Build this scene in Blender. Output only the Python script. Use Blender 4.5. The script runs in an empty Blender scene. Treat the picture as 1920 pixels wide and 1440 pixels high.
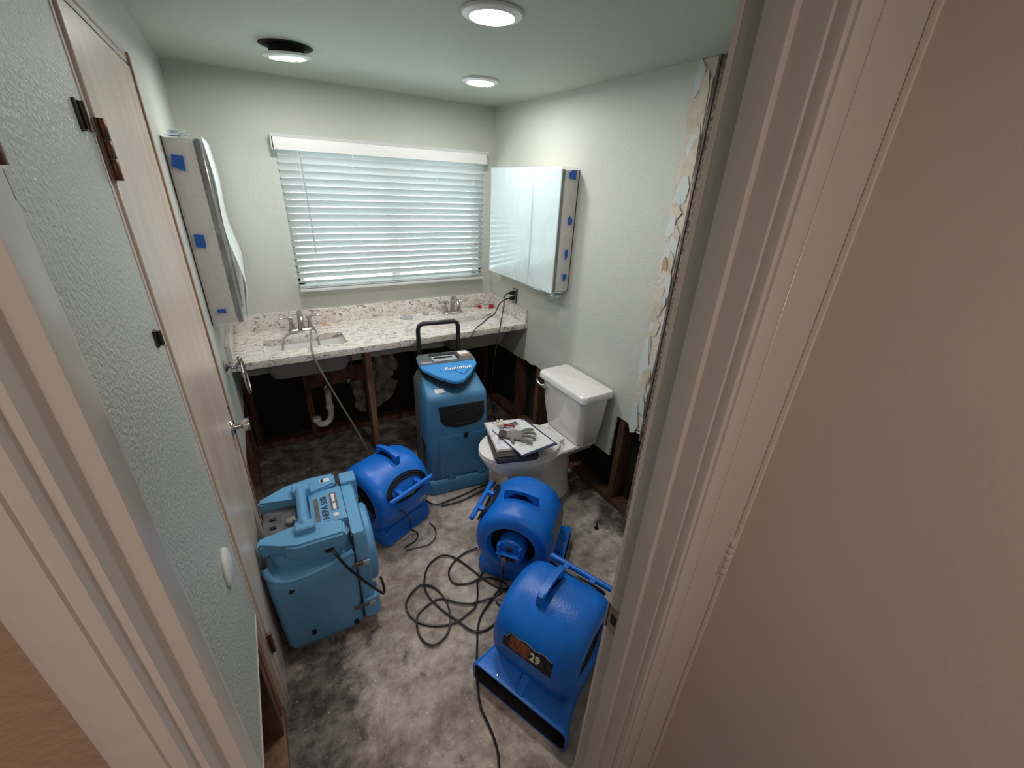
import bpy, bmesh, math, random
from mathutils import Vector, Matrix
from mathutils import noise as mnoise
R = random.Random(7)
C = bpy.context.scene.collection
sc = bpy.context.scene
PI = math.pi
W = 1.801; H = 2.22; D = 0.549; ZC = 0.87

# ------------------------------------------------------------------ camera, world, exposure
def camera():
    cd = bpy.data.cameras.new('camera'); co = bpy.data.objects.new('camera', cd); C.objects.link(co)
    yaw, pitch, roll = -0.562574, 0.448421, 0.0496088
    f = Vector((-math.sin(yaw)*math.cos(pitch), math.cos(yaw)*math.cos(pitch), -math.sin(pitch)))
    r = Vector((math.cos(yaw), math.sin(yaw), 0)); u = r.cross(f)
    c, s = math.cos(roll), math.sin(roll)
    r2 = c*r+s*u; u2 = -s*r+c*u
    m = Matrix((r2, u2, -f)).transposed().to_4x4()
    m.translation = Vector((-1.60433, -2.92425, 1.76225))
    co.matrix_world = m
    cd.sensor_width = 36; cd.lens = 778.312*36/1920; cd.clip_start = 0.02
    sc.camera = co
camera()
sc.view_settings.view_transform = 'Standard'; sc.view_settings.look = 'None'
sc.view_settings.gamma = 1; sc.view_settings.use_curve_mapping = False
sc.view_settings.exposure = 0.0
wd = bpy.data.worlds.new('world'); sc.world = wd; wd.use_nodes = True
bg = wd.node_tree.nodes['Background']; bg.inputs[0].default_value = (0.88, 0.97, 1.0, 1); bg.inputs[1].default_value = 4.2
LAMP_POWER = 165.0      # radiance of the ceiling lenses
def hall_light():
    ld = bpy.data.lights.new('hall_lamp', 'AREA'); ld.shape = 'DISK'; ld.size = 0.6; ld.energy = 11.5
    ld.color = (1.0, 0.80, 0.71)
    o = bpy.data.objects.new('hall_lamp', ld); C.objects.link(o); o.location = (-1.55, -3.75, 2.15)
    o.rotation_euler = (math.radians(12), 0, 0)
hall_light()

# ------------------------------------------------------------------ materials
def mat(name, col, rough=0.5, metal=0.0, bump=0, bscale=50, var=0, vscale=5, col2=None, spec=0.5, coat=0, emit=None, estr=0, detail=4, stretch=None, trans=0, alpha=1):
    m = bpy.data.materials.new(name); m.use_nodes = True
    nt = m.node_tree; b = nt.nodes['Principled BSDF']; L = nt.links
    b.inputs['Base Color'].default_value = (*col, 1); b.inputs['Roughness'].default_value = rough
    b.inputs['Metallic'].default_value = metal; b.inputs['Specular IOR Level'].default_value = spec
    if coat: b.inputs['Coat Weight'].default_value = coat; b.inputs['Coat Roughness'].default_value = 0.1
    if emit: b.inputs['Emission Color'].default_value = (*emit, 1); b.inputs['Emission Strength'].default_value = estr
    if trans: b.inputs['Transmission Weight'].default_value = trans
    if alpha < 1: b.inputs['Alpha'].default_value = alpha
    tc = nt.nodes.new('ShaderNodeTexCoord')
    src = tc.outputs['Object']
    if stretch:
        mp = nt.nodes.new('ShaderNodeMapping'); mp.inputs['Scale'].default_value = stretch
        L.new(src, mp.inputs[0]); src = mp.outputs[0]
    if var or col2:
        n = nt.nodes.new('ShaderNodeTexNoise'); n.inputs['Scale'].default_value = vscale; n.inputs['Detail'].default_value = detail
        L.new(src, n.inputs['Vector'])
        rp = nt.nodes.new('ShaderNodeValToRGB'); L.new(n.outputs['Fac'], rp.inputs[0])
        c2 = col2 or tuple(c*(1-var) for c in col)
        rp.color_ramp.elements[0].position = 0.36; rp.color_ramp.elements[1].position = 0.66
        rp.color_ramp.elements[0].color = (*c2, 1); rp.color_ramp.elements[1].color = (*col, 1)
        L.new(rp.outputs[0], b.inputs['Base Color'])
    if bump:
        n2 = nt.nodes.new('ShaderNodeTexNoise'); n2.inputs['Scale'].default_value = bscale; n2.inputs['Detail'].default_value = 3
        L.new(src, n2.inputs['Vector'])
        bp = nt.nodes.new('ShaderNodeBump'); bp.inputs['Strength'].default_value = bump; bp.inputs['Distance'].default_value = 0.01
        L.new(n2.outputs['Fac'], bp.inputs['Height']); L.new(bp.outputs[0], b.inputs['Normal'])
    return m

def mat_floor():
    m = bpy.data.materials.new('stained_concrete'); m.use_nodes = True
    nt = m.node_tree; b = nt.nodes['Principled BSDF']; L = nt.links
    tc = nt.nodes.new('ShaderNodeTexCoord'); P = tc.outputs['Object']
    def noise(s, d, dist=0, ro=0.5):
        n = nt.nodes.new('ShaderNodeTexNoise'); n.inputs['Scale'].default_value = s; n.inputs['Detail'].default_value = d
        n.inputs['Distortion'].default_value = dist; n.inputs['Roughness'].default_value = ro; L.new(P, n.inputs['Vector']); return n.outputs['Fac']
    def ramp(src, *st):
        r = nt.nodes.new('ShaderNodeValToRGB'); L.new(src, r.inputs[0])
        while len(r.color_ramp.elements) < len(st): r.color_ramp.elements.new(0.5)
        for e, (p, c) in zip(r.color_ramp.elements, st): e.position = p; e.color = (*c, 1)
        return r.outputs[0]
    def mix(fac, a, c, t='MIX'):
        x = nt.nodes.new('ShaderNodeMix'); x.data_type = 'RGBA'; x.blend_type = t
        if isinstance(fac, float): x.inputs[0].default_value = fac
        else: L.new(fac, x.inputs[0])
        L.new(a, x.inputs[6]); L.new(c, x.inputs[7]); return x.outputs[2]
    base = ramp(noise(13, 12, 0.15, 0.72), (0.34, (0.25, 0.20, 0.17)), (0.50, (0.46, 0.395, 0.345)), (0.68, (0.66, 0.59, 0.52)))
    blot = ramp(noise(3.4, 10, 0.3, 0.66), (0.40, (0.52, 0.47, 0.44)), (0.55, (1, 1, 1)))
    c1 = mix(0.85, base, blot, 'MULTIPLY')
    # dark mottling: strongest along the left wall and under the counter
    sep = nt.nodes.new('ShaderNodeSeparateXYZ'); L.new(P, sep.inputs[0])
    def mr(src, a, b2, c, d):
        x = nt.nodes.new('ShaderNodeMapRange'); L.new(src, x.inputs[0])
        for i, v in enumerate((a, b2, c, d)): x.inputs[i+1].default_value = v
        return x.outputs[0]
    def math2(op, a, b2):
        x = nt.nodes.new('ShaderNodeMath'); x.operation = op
        for i, v in enumerate((a, b2)):
            if isinstance(v, float): x.inputs[i].default_value = v
            else: L.new(v, x.inputs[i])
        return x.outputs[0]
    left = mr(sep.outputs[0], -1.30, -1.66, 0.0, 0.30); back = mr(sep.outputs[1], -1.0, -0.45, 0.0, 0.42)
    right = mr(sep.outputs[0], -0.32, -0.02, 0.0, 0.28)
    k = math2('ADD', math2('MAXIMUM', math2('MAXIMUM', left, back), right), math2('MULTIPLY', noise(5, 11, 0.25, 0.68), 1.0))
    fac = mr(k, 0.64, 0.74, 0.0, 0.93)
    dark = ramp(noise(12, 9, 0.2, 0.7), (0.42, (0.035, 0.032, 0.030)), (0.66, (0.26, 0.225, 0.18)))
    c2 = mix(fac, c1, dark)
    sp = ramp(noise(75, 3, 0, 0.5), (0.66, (0, 0, 0)), (0.72, (0.25, 0.24, 0.22)))
    c3 = mix(1.0, c2, sp, 'ADD')
    L.new(c3, b.inputs['Base Color']); b.inputs['Roughness'].default_value = 0.72
    bp = nt.nodes.new('ShaderNodeBump'); bp.inputs['Strength'].default_value = 0.35; bp.inputs['Distance'].default_value = 0.012
    L.new(noise(40, 8, 0.2, 0.6), bp.inputs['Height']); L.new(bp.outputs[0], b.inputs['Normal'])
    return m

def mat_quartz():
    m = bpy.data.materials.new('speckled_quartz'); m.use_nodes = True
    nt = m.node_tree; b = nt.nodes['Principled BSDF']; L = nt.links
    tc = nt.nodes.new('ShaderNodeTexCoord')
    def layer(scale, st, p0, p1, dist, rz, scl):
        mp = nt.nodes.new('ShaderNodeMapping'); mp.inputs['Scale'].default_value = st; mp.inputs['Rotation'].default_value = (0.3, 0.2, rz)
        L.new(tc.outputs['Object'], mp.inputs[0])
        n = nt.nodes.new('ShaderNodeTexNoise'); n.inputs['Scale'].default_value = scale; n.inputs['Detail'].default_value = 2.5
        n.inputs['Distortion'].default_value = dist; L.new(mp.outputs[0], n.inputs['Vector'])
        r = nt.nodes.new('ShaderNodeValToRGB'); L.new(n.outputs['Fac'], r.inputs[0])
        r.color_ramp.elements[0].position = p0; r.color_ramp.elements[1].position = p1
        r.color_ramp.elements[0].color = (0, 0, 0, 1); r.color_ramp.elements[1].color = (scl, scl, scl, 1)
        return r.outputs[0]
    cur = None
    def mix(fac, a, col):
        x = nt.nodes.new('ShaderNodeMix'); x.data_type = 'RGBA'; L.new(fac, x.inputs[0])
        if isinstance(a, tuple): x.inputs[6].default_value = (*a, 1)
        else: L.new(a, x.inputs[6])
        x.inputs[7].default_value = (*col, 1); return x.outputs[2]
    c = mix(layer(14, (1, 1.6, 1), 0.42, 0.62, 0.5, 0.2, 0.7), (0.74, 0.70, 0.65), (0.62, 0.55, 0.48))
    c = mix(layer(26, (1, 2.6, 1.6), 0.585, 0.63, 1.2, 0.5, 0.85), c, (0.23, 0.20, 0.18))
    c = mix(layer(30, (2.2, 1, 1.6), 0.60, 0.65, 1.4, -0.6, 0.8), c, (0.33, 0.28, 0.24))
    c = mix(layer(20, (1, 1.5, 1), 0.60, 0.66, 0.8, 1.2, 0.7), c, (0.82, 0.79, 0.74))
    L.new(c, b.inputs['Base Color']); b.inputs['Roughness'].default_value = 0.22
    return m

M = {}
M['paint'] = mat('sage_wall_paint', (0.54, 0.555, 0.495), 0.55, bump=0.22, bscale=70)
M['paint_left'] = mat('orange_peel_wall_paint', (0.51, 0.54, 0.50), 0.36, bump=0.55, bscale=120, detail=6)
M['ceil'] = mat('ceiling_paint', (0.455, 0.495, 0.43), 0.6, bump=0.3, bscale=60)
M['gyp'] = mat('gypsum_core', (0.62, 0.60, 0.55), 0.9, bump=0.5, bscale=90)
M['hallpaint'] = mat('tan_hall_paint', (0.35, 0.24, 0.17), 0.6, bump=0.25, bscale=90)
M['trim'] = mat('beige_trim_gloss', (0.52, 0.50, 0.465), 0.30, bump=0.08, bscale=40)
M['hdoor'] = mat('taupe_hall_door', (0.58, 0.53, 0.49), 0.42, bump=0.06, bscale=60, var=0.1, vscale=2)
M['cdoor'] = mat('pale_washed_door', (0.70, 0.58, 0.49), 0.30, bump=0.05, bscale=20, col2=(0.56, 0.45, 0.38), vscale=3.2, stretch=(1, 3.5, 0.7), detail=6)
M['dtrim'] = mat('raw_pinkish_jamb', (0.42, 0.26, 0.19), 0.6, var=0.25, vscale=6)
M['brown'] = mat('aged_bronze', (0.18, 0.085, 0.05), 0.35, 0.6, var=0.5, vscale=30)
M['darkmetal'] = mat('dark_metal', (0.05, 0.045, 0.04), 0.35, 0.7)
M['stud'] = mat('dark_old_stud', (0.17, 0.075, 0.045), 0.8, bump=0.5, bscale=30, col2=(0.07, 0.03, 0.02), vscale=9, stretch=(4, 4, 0.6), detail=8)
M['stud2'] = mat('fir_stud', (0.33, 0.17, 0.10), 0.75, bump=0.4, bscale=30, col2=(0.20, 0.10, 0.06), vscale=9, stretch=(4, 4, 0.5), detail=8)
M['felt'] = mat('black_building_paper', (0.012, 0.011, 0.010), 0.9, bump=0.5, bscale=14)
M['mortar'] = mat('rough_brown_plaster', (0.42, 0.34, 0.28), 0.95, bump=1.0, bscale=120, col2=(0.16, 0.11, 0.085), vscale=60, detail=8)
M['patch'] = mat('old_plaster_patch', (0.34, 0.32, 0.28), 0.95, bump=0.8, bscale=40, col2=(0.10, 0.085, 0.07), vscale=14, detail=8)
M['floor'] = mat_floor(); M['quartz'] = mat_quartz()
M['porc'] = mat('white_porcelain', (0.82, 0.80, 0.78), 0.12, coat=0.5)
M['shell'] = mat('shaded_underside', (0.20, 0.185, 0.17), 0.8)  # sink underside, shade below the counter put into the dark colour
M['chrome'] = mat('brushed_chrome', (0.62, 0.60, 0.58), 0.18, 1.0)
M['nickel'] = mat('brushed_nickel', (0.50, 0.46, 0.43), 0.24, 1.0)
M['ablue'] = mat('royal_blue_polyethylene', (0.007, 0.19, 0.80), 0.33, bump=0.12, bscale=160, var=0.25, vscale=6)
M['hblue'] = mat('steel_blue_polyethylene', (0.125, 0.37, 0.64), 0.40, bump=0.15, bscale=150, var=0.15, vscale=5)
M['dblue'] = mat('slate_blue_polyethylene', (0.06, 0.225, 0.42), 0.42, bump=0.15, bscale=150, var=0.15, vscale=5)
M['lblue'] = mat('lid_blue', (0.045, 0.25, 0.58), 0.38)
M['black'] = mat('black_plastic', (0.012, 0.012, 0.013), 0.42)
M['cable'] = mat('black_rubber_cord', (0.010, 0.010, 0.011), 0.38)
M['grey'] = mat('grey_panel', (0.13, 0.13, 0.14), 0.45, var=0.4, vscale=25)
M['void'] = mat('dark_interior', (0.006, 0.006, 0.008), 0.8)
M['white'] = mat('white_plastic', (0.78, 0.78, 0.76), 0.35)
M['pvc'] = mat('white_pvc', (0.72, 0.70, 0.68), 0.4)
M['paper'] = mat('printed_paper', (0.80, 0.80, 0.82), 0.6, col2=(0.55, 0.56, 0.62), vscale=30)
M['label'] = mat('white_label', (0.72, 0.73, 0.74), 0.5)
M['silver'] = mat('silver_label', (0.48, 0.50, 0.53), 0.4, 0.2, var=0.3, vscale=60)
M['red'] = mat('red_plastic', (0.35, 0.015, 0.03), 0.3)
M['orange'] = mat('orange_label', (0.50, 0.13, 0.04), 0.5, var=0.6, vscale=90)
M['rust'] = mat('faded_orange_print', (0.36, 0.10, 0.03), 0.5, col2=(0.10, 0.04, 0.04), vscale=40, stretch=(1, 6, 1))
M['tape'] = mat('blue_masking_tape', (0.015, 0.10, 0.47), 0.6, bump=0.2, bscale=60)
M['mirror'] = mat('mirror_glass', (0.86, 0.93, 0.93), 0.14, 1.0)
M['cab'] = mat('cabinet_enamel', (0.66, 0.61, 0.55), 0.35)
M['edge'] = mat('dark_cabinet_edge', (0.06, 0.06, 0.06), 0.3, 0.6)
M['glove'] = mat('grey_knit_glove', (0.23, 0.22, 0.21), 0.85, bump=0.5, bscale=300)
M['cuff'] = mat('charcoal_cuff', (0.05, 0.045, 0.045), 0.8)
M['board'] = mat('pinkish_clipboard', (0.45, 0.33, 0.31), 0.5)
M['navy'] = mat('navy_binder', (0.02, 0.03, 0.10), 0.45)
M['case'] = mat('brown_black_case', (0.045, 0.032, 0.035), 0.5)
M['bone'] = mat('cream_beads', (0.66, 0.62, 0.52), 0.5)
M['hose'] = mat('cloudy_vinyl_hose', (0.32, 0.29, 0.26), 0.3, trans=0.3)
M['txt_dark'] = mat('dark_print', (0.01, 0.03, 0.09), 0.5)
M['txt_white'] = mat('white_print', (0.80, 0.83, 0.85), 0.5)
M['logo'] = mat('bright_blue_print', (0.04, 0.28, 0.72), 0.4)
M['sticker'] = mat('worn_orange_sticker', (0.10, 0.075, 0.085), 0.5, col2=(0.03, 0.035, 0.06), vscale=60)
M['lens'] = mat('lit_lens', (1, 1, 1), 0.5, emit=(1.0, 0.985, 0.96), estr=LAMP_POWER)
M['slat'] = mat('white_blind_slat', (0.74, 0.74, 0.73), 0.45)
M['flake_a'] = mat('cream_paint_flake', (0.66, 0.57, 0.46), 0.7, var=0.2, vscale=20)
M['flake_b'] = mat('pale_blue_paint_flake', (0.58, 0.62, 0.61), 0.6)
M['flake_c'] = mat('tan_torn_paper', (0.44, 0.32, 0.22), 0.9)
M['strip'] = mat('scraped_layers', (0.66, 0.56, 0.46), 0.8, bump=0.8, bscale=40, col2=(0.58, 0.55, 0.50), vscale=11, detail=7)

def shader_film(name, alpha, col=(0.9, 0.95, 0.96), even=0.0):
    m = bpy.data.materials.new(name); m.use_nodes = True; nt = m.node_tree; L = nt.links
    nt.nodes.remove(nt.nodes['Principled BSDF']); out = nt.nodes['Material Output']
    tr = nt.nodes.new('ShaderNodeBsdfTransparent'); gl = nt.nodes.new('ShaderNodeBsdfPrincipled')
    gl.inputs['Base Color'].default_value = (*col, 1); gl.inputs['Roughness'].default_value = 0.25
    tc = nt.nodes.new('ShaderNodeTexCoord'); mp = nt.nodes.new('ShaderNodeMapping'); mp.inputs['Scale'].default_value = (1, 1.4, 0.5)
    n = nt.nodes.new('ShaderNodeTexNoise'); n.inputs['Scale'].default_value = 14; n.inputs['Detail'].default_value = 5; n.inputs['Distortion'].default_value = 1.5
    L.new(tc.outputs['Object'], mp.inputs[0]); L.new(mp.outputs[0], n.inputs['Vector'])
    b = nt.nodes.new('ShaderNodeBump'); b.inputs['Strength'].default_value = 0.25; b.inputs['Distance'].default_value = 0.01
    L.new(n.outputs['Fac'], b.inputs['Height']); L.new(b.outputs[0], gl.inputs['Normal'])
    mr = nt.nodes.new('ShaderNodeMapRange'); L.new(n.outputs['Fac'], mr.inputs[0])
    mr.inputs[1].default_value = 0.35; mr.inputs[2].default_value = 0.7; mr.inputs[3].default_value = alpha*(1-0.4*(1-even)); mr.inputs[4].default_value = min(1, alpha*(1+0.6*(1-even)))
    mx = nt.nodes.new('ShaderNodeMixShader'); L.new(mr.outputs[0], mx.inputs[0]); L.new(tr.outputs[0], mx.inputs[1]); L.new(gl.outputs[0], mx.inputs[2])
    L.new(mx.outputs[0], out.inputs[0]); return m
M['film'] = shader_film('clear_plastic_film', 0.20)
M['film2'] = shader_film('milky_plastic_film', 0.58, (0.80, 0.93, 0.95), 0.9)
M['film3'] = shader_film('cloudy_plastic_film', 0.93, (0.80, 0.88, 0.88), 0.9)
def shader_slat():
    m = M['slat']; nt = m.node_tree; L = nt.links; b = nt.nodes['Principled BSDF']; out = nt.nodes['Material Output']
    t = nt.nodes.new('ShaderNodeBsdfTranslucent'); t.inputs[0].default_value = (0.80, 0.92, 0.95, 1)
    mx = nt.nodes.new('ShaderNodeMixShader'); mx.inputs[0].default_value = 0.16
    L.new(b.outputs[0], mx.inputs[1]); L.new(t.outputs[0], mx.inputs[2]); L.new(mx.outputs[0], out.inputs[0])
shader_slat()
def shader_glass():
    m = bpy.data.materials.new('window_glass'); m.use_nodes = True; nt = m.node_tree; L = nt.links
    nt.nodes.remove(nt.nodes['Principled BSDF']); out = nt.nodes['Material Output']
    tr = nt.nodes.new('ShaderNodeBsdfTransparent'); tr.inputs[0].default_value = (0.9, 0.97, 0.96, 1)
    g = nt.nodes.new('ShaderNodeBsdfGlossy'); g.inputs['Roughness'].default_value = 0.02
    mx = nt.nodes.new('ShaderNodeMixShader'); mx.inputs[0].default_value = 0.06
    L.new(tr.outputs[0], mx.inputs[1]); L.new(g.outputs[0], mx.inputs[2]); L.new(mx.outputs[0], out.inputs[0]); return m
M['glass'] = shader_glass()

# ------------------------------------------------------------------ mesh helpers
def new(): return bmesh.new()
def box(bm, x0, x1, y0, y1, z0, z1, bev=0, seg=2, mtx=None):
    r = bmesh.ops.create_cube(bm, size=1); v = r['verts']
    for p in v: p.co = Vector(((x0+x1)/2+p.co.x*(x1-x0), (y0+y1)/2+p.co.y*(y1-y0), (z0+z1)/2+p.co.z*(z1-z0)))
    if mtx: bmesh.ops.transform(bm, matrix=mtx, verts=v)
    if bev:
        e = list({e for p in v for e in p.link_edges})
        bmesh.ops.bevel(bm, geom=e, offset=bev, segments=seg, affect='EDGES', profile=0.7)
    return bm
def loft(bm, rings, cap0=True, cap1=True, closed=True):
    vs = [[bm.verts.new(p) for p in r] for r in rings]; n = len(vs[0])
    for a, b in zip(vs, vs[1:]):
        for i in range(n if closed else n-1):
            j = (i+1) % n
            try: bm.faces.new((a[i], a[j], b[j], b[i]))
            except ValueError: pass
    if closed and cap0: bm.faces.new(list(reversed(vs[0])))
    if closed and cap1: bm.faces.new(vs[-1])
    return bm
def cr(pts, n=6):
    P = [Vector(p) for p in pts]; out = []
    for i in range(len(P)-1):
        p0 = P[i-1] if i else P[0]*2-P[1]; p1 = P[i]; p2 = P[i+1]; p3 = P[i+2] if i+2 < len(P) else P[-1]*2-P[-2]
        for k in range(n):
            t = k/n; out.append(0.5*((2*p1)+(p2-p0)*t+(2*p0-5*p1+4*p2-p3)*t*t+(3*p1-p0-3*p2+p3)*t**3))
    out.append(P[-1]); return out
def tube(bm, pts, r, seg=8, smooth=0, caps=True):
    P = cr(pts, smooth) if smooth else [Vector(p) for p in pts]
    rr = r if isinstance(r, (list, tuple)) else None
    rings = []; up = None
    for i, p in enumerate(P):
        t = (P[min(i+1, len(P)-1)]-P[max(i-1, 0)]).normalized()
        if up is None:
            up = Vector((0, 0, 1)) if abs(t.z) < 0.9 else Vector((1, 0, 0))
        a = t.cross(up); a = a.normalized() if a.length > 1e-6 else t.orthogonal().normalized(); b = a.cross(t).normalized(); up = b
        if rr:
            q = i/(len(P)-1)*(len(rr)-1); k = int(q); k2 = min(k+1, len(rr)-1); rad = rr[k]*(1-(q-k))+rr[k2]*(q-k)
        else: rad = r
        rings.append([p+a*rad*math.cos(2*PI*j/seg)+b*rad*math.sin(2*PI*j/seg) for j in range(seg)])
    return loft(bm, rings, caps, caps)
def lathe(bm, prof, c=(0, 0, 0), axis='z', seg=32, caps=True):
    rings = []
    for r, h in prof:
        ring = []
        for j in range(seg):
            a = 2*PI*j/seg; u, v = r*math.cos(a), r*math.sin(a)
            p = {'z': (u, v, h), 'y': (v, h, u), 'x': (h, u, v)}[axis]
            ring.append((c[0]+p[0], c[1]+p[1], c[2]+p[2]))
        rings.append(ring)
    return loft(bm, rings, caps, caps)
def prism(bm, poly, plane, a, b):
    def pt(p, h): return {'xy': (p[0], p[1], h), 'xz': (p[0], h, p[1]), 'yz': (h, p[0], p[1])}[plane]
    return loft(bm, [[pt(p, a) for p in poly], [pt(p, b) for p in poly]])
def rrect(hx, hy, r, n=5, cx=0, cy=0):
    out = []
    for sx, sy, a0 in ((1, 1, 0), (-1, 1, 90), (-1, -1, 180), (1, -1, 270)):
        for k in range(n+1):
            a = math.radians(a0+90*k/n); out.append((cx+sx*(hx-r)+r*math.cos(a), cy+sy*(hy-r)+r*math.sin(a)))
    return out
def obj(name, bm, m, parent=None, smooth=True, angle=40, loc=None):
    bmesh.ops.recalc_face_normals(bm, faces=bm.faces)
    me = bpy.data.meshes.new(name); bm.to_mesh(me); bm.free()
    if isinstance(m, str): m = M[m]
    me.materials.append(m)
    if smooth:
        for p in me.polygons: p.use_smooth = True
        me.set_sharp_from_angle(angle=math.radians(angle))
    o = bpy.data.objects.new(name, me); C.objects.link(o)
    if loc: o.location = loc
    if parent: o.parent = parent
    return o
def tag(o, label, cat, group=None):
    o['label'] = label; o['category'] = cat
    if group: o['group'] = group
    return o
def thing(name, label, cat, loc=(0, 0, 0), rz=0, group=None):
    o = bpy.data.objects.new(name, None); C.objects.link(o); o.location = loc; o.rotation_euler = (0, 0, rz)
    o.empty_display_size = 0.05
    return tag(o, label, cat, group)
def struct(name, bm, m, smooth=False):
    o = obj(name, bm, m, None, smooth); o['kind'] = 'structure'; return o
def copy_tree(o, parent=None):
    c = o.copy(); C.objects.link(c)
    if parent: c.parent = parent
    for ch in [x for x in bpy.data.objects if x.parent == o]: copy_tree(ch, c)
    return c
def text(name, s, size, m, parent, mtx, depth=0.0006, bold=0.0, shear=0, spacing=1):
    cu = bpy.data.curves.new(name, 'FONT'); cu.body = s; cu.size = size; cu.extrude = depth; cu.offset = bold
    cu.align_x = 'CENTER'; cu.align_y = 'CENTER'; cu.shear = shear; cu.space_character = spacing; cu.resolution_u = 3
    to = bpy.data.objects.new(name, cu); C.objects.link(to)
    dg = bpy.context.evaluated_depsgraph_get(); dg.update()
    me = bpy.data.meshes.new_from_object(to.evaluated_get(dg)); me.name = name
    bpy.data.objects.remove(to); me.materials.clear(); me.materials.append(M[m])
    o = bpy.data.objects.new(name, me); C.objects.link(o); o.parent = parent; o.matrix_local = mtx
    return o
def frame(origin, xa, ya):
    x = Vector(xa).normalized(); y = Vector(ya); y = (y-x*y.dot(x)).normalized(); z = x.cross(y)
    m = Matrix((x, y, z)).transposed().to_4x4(); m.translation = Vector(origin); return m
def jag(a, b, z, n, amp, tilt=0):
    return [(a+(b-a)*i/n, z+tilt*i/n+(R.random()-0.5)*amp) for i in range(n+1)]

# ------------------------------------------------------------------ the setting
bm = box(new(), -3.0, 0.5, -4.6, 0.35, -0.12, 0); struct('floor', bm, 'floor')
bm = box(new(), -3.0, 0.5, -4.6, 0.35, H, H+0.1); struct('ceiling', bm, 'ceil')
# window opening in the back wall
wx0, wx1, wz0, wz1 = -1.365, -0.115, 1.105, 1.93
T = 0.013
bm = new()
prism(bm, [(-W, wz0)]+[(0, wz0)]+[(x, z) for x, z in jag(0, -W, 0.575, 40, 0.012)], 'xz', 0, T)
box(bm, -W, wx0, 0, T, wz0, wz1); box(bm, wx1, 0, 0, T, wz0, wz1); box(bm, -W, 0, 0, T, wz1, H)
wb = struct('wall_back', bm, 'paint')
for x in (-1.79, -1.44, -1.03, -0.62, -0.22, -0.03):
    obj('stud', box(new(), x-0.019, x+0.019, T, T+0.089, 0.04, wz0-0.05, 0.002, 1), 'stud', wb)
obj('bottom_plate', box(new(), -W-0.1, 0.1, T, T+0.089, 0, 0.04, 0.002, 1), 'stud', wb)
obj('fire_block', box(new(), -1.42, -1.05, T+0.01, T+0.05, 0.40, 0.52, 0.002, 1), 'stud', wb)
bm = new(); yb = T+0.091
box(bm, -2.1, 0.3, yb, yb+0.03, 0, wz0); box(bm, -2.1, wx0, yb, yb+0.03, wz0, wz1)
box(bm, wx1, 0.3, yb, yb+0.03, wz0, wz1); box(bm, -2.1, 0.3, yb, yb+0.03, wz1, H)
obj('sheathing', bm, 'felt', wb, False)
# drywall returns round the window
bm = new()
box(bm, wx0-0.012, wx0, 0, 0.10, wz0, wz1); box(bm, wx1, wx1+0.012, 0, 0.10, wz0, wz1)
box(bm, wx0, wx1, 0, 0.10, wz1, wz1+0.012); box(bm, wx0, wx1, 0, 0.10, wz0-0.012, wz0)
obj('window_return', bm, 'paint', wb, False)
# exterior plaster patch seen through the opened wall
poly = [(-1.13, 0.15), (-1.10, 0.10), (-0.95, 0.12), (-0.86, 0.17), (-0.80, 0.30), (-0.84, 0.36), (-0.78, 0.45), (-0.82, 0.56), (-0.92, 0.60), (-0.97, 0.50), (-1.05, 0.47), (-1.13, 0.42)]
pp = []
for (a, b), (c2, d) in zip(poly, poly[1:]+poly[:1]):
    for k in range(4): pp.append((a+(c2-a)*k/4+R.uniform(-.012, .012), b+(d-b)*k/4+R.uniform(-.012, .012)))
bm = new(); prism(bm, pp, 'xz', T+0.06, T+0.089); obj('plaster_patch', bm, 'patch', wb)

# right wall: painted sheet, flood-cut at the bottom, one flap left behind the toilet
bm = new()
poly = [(0, H), (0, 0.585)] + [(y, z) for y, z in jag(-0.02, -0.93, 0.565, 22, 0.014, 0.035)] + [(-0.95, 0.34)] + jag(-0.96, -1.50, 0.33, 12, 0.006) + [(-1.507, 0.60)] + jag(-1.515, -1.69, 0.605, 6, 0.01) + [(-1.69, H)]
prism(bm, poly, 'yz', 0, T)
prism(bm, [(-1.80, H), (-1.80, 0.60)]+jag(-1.81, -2.53, 0.60, 20, 0.008)+[(-2.537, H)], 'yz', 0, T)
wr = struct('wall_right', bm, 'paint')
for y in (-0.42, -0.70, -1.12, -1.545, -2.10, -2.46):
    obj('stud', box(new(), T, T+0.089, y-0.02, y+0.02, 0.04, 1.0, 0.002, 1), 'stud', wr)
obj('bottom_plate', box(new(), T, T+0.089, -2.5, 0.1, 0, 0.04, 0.002, 1), 'stud', wr)
obj('sheathing', box(new(), T+0.091, T+0.12, -2.56, 0.15, 0, H), 'felt', wr, False)
obj('rough_plaster', box(new(), 0.002, 0.08, -1.80, -1.702, 0.0, H), 'mortar', wr, False)
obj('corner_metal', box(new(), -0.005, 0.012, -1.701, -1.6905, 0.55, H), mat('dull_corner_bead', (0.15, 0.115, 0.095), .6), wr, False)
# scraped strip where tile met the paint
ys0, ys1 = -1.607, -1.690
bm = new()
pl = jag(0.59, H-0.002, ys0, 40, 0.007); pr = jag(H-0.002, 0.61, ys1, 40, 0.003)
prism(bm, [(b, a) for a, b in pl]+[(b, a) for a, b in pr], 'yz', -0.0035, 0.001)
obj('scraped_strip', bm, 'strip', wr)
def flake(y, z, s, m, curl=0.01, asp=1.8):
    bm = new(); n = R.choice((5, 6, 7, 8)); pts = []
    for i in range(n):
        a = 2*PI*i/n; rr = s*(0.6+0.7*R.random()); pts.append((y+rr*math.cos(a), z+asp*rr*math.sin(a)))
    pts = [(max(min(p[0], ys0+0.006), ys1), p[1]) for p in pts]
    def off(p): return -0.0042-curl*max(0, (ys0-p[0])/0.08)*((p[1]-z)/(s*asp)+1)*0.5
    loft(bm, [[(off(p), *p) for p in pts], [(off(p)-0.0015, *p) for p in pts]])
    obj('paint_flake', bm, m, wr, True, 25)
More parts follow.
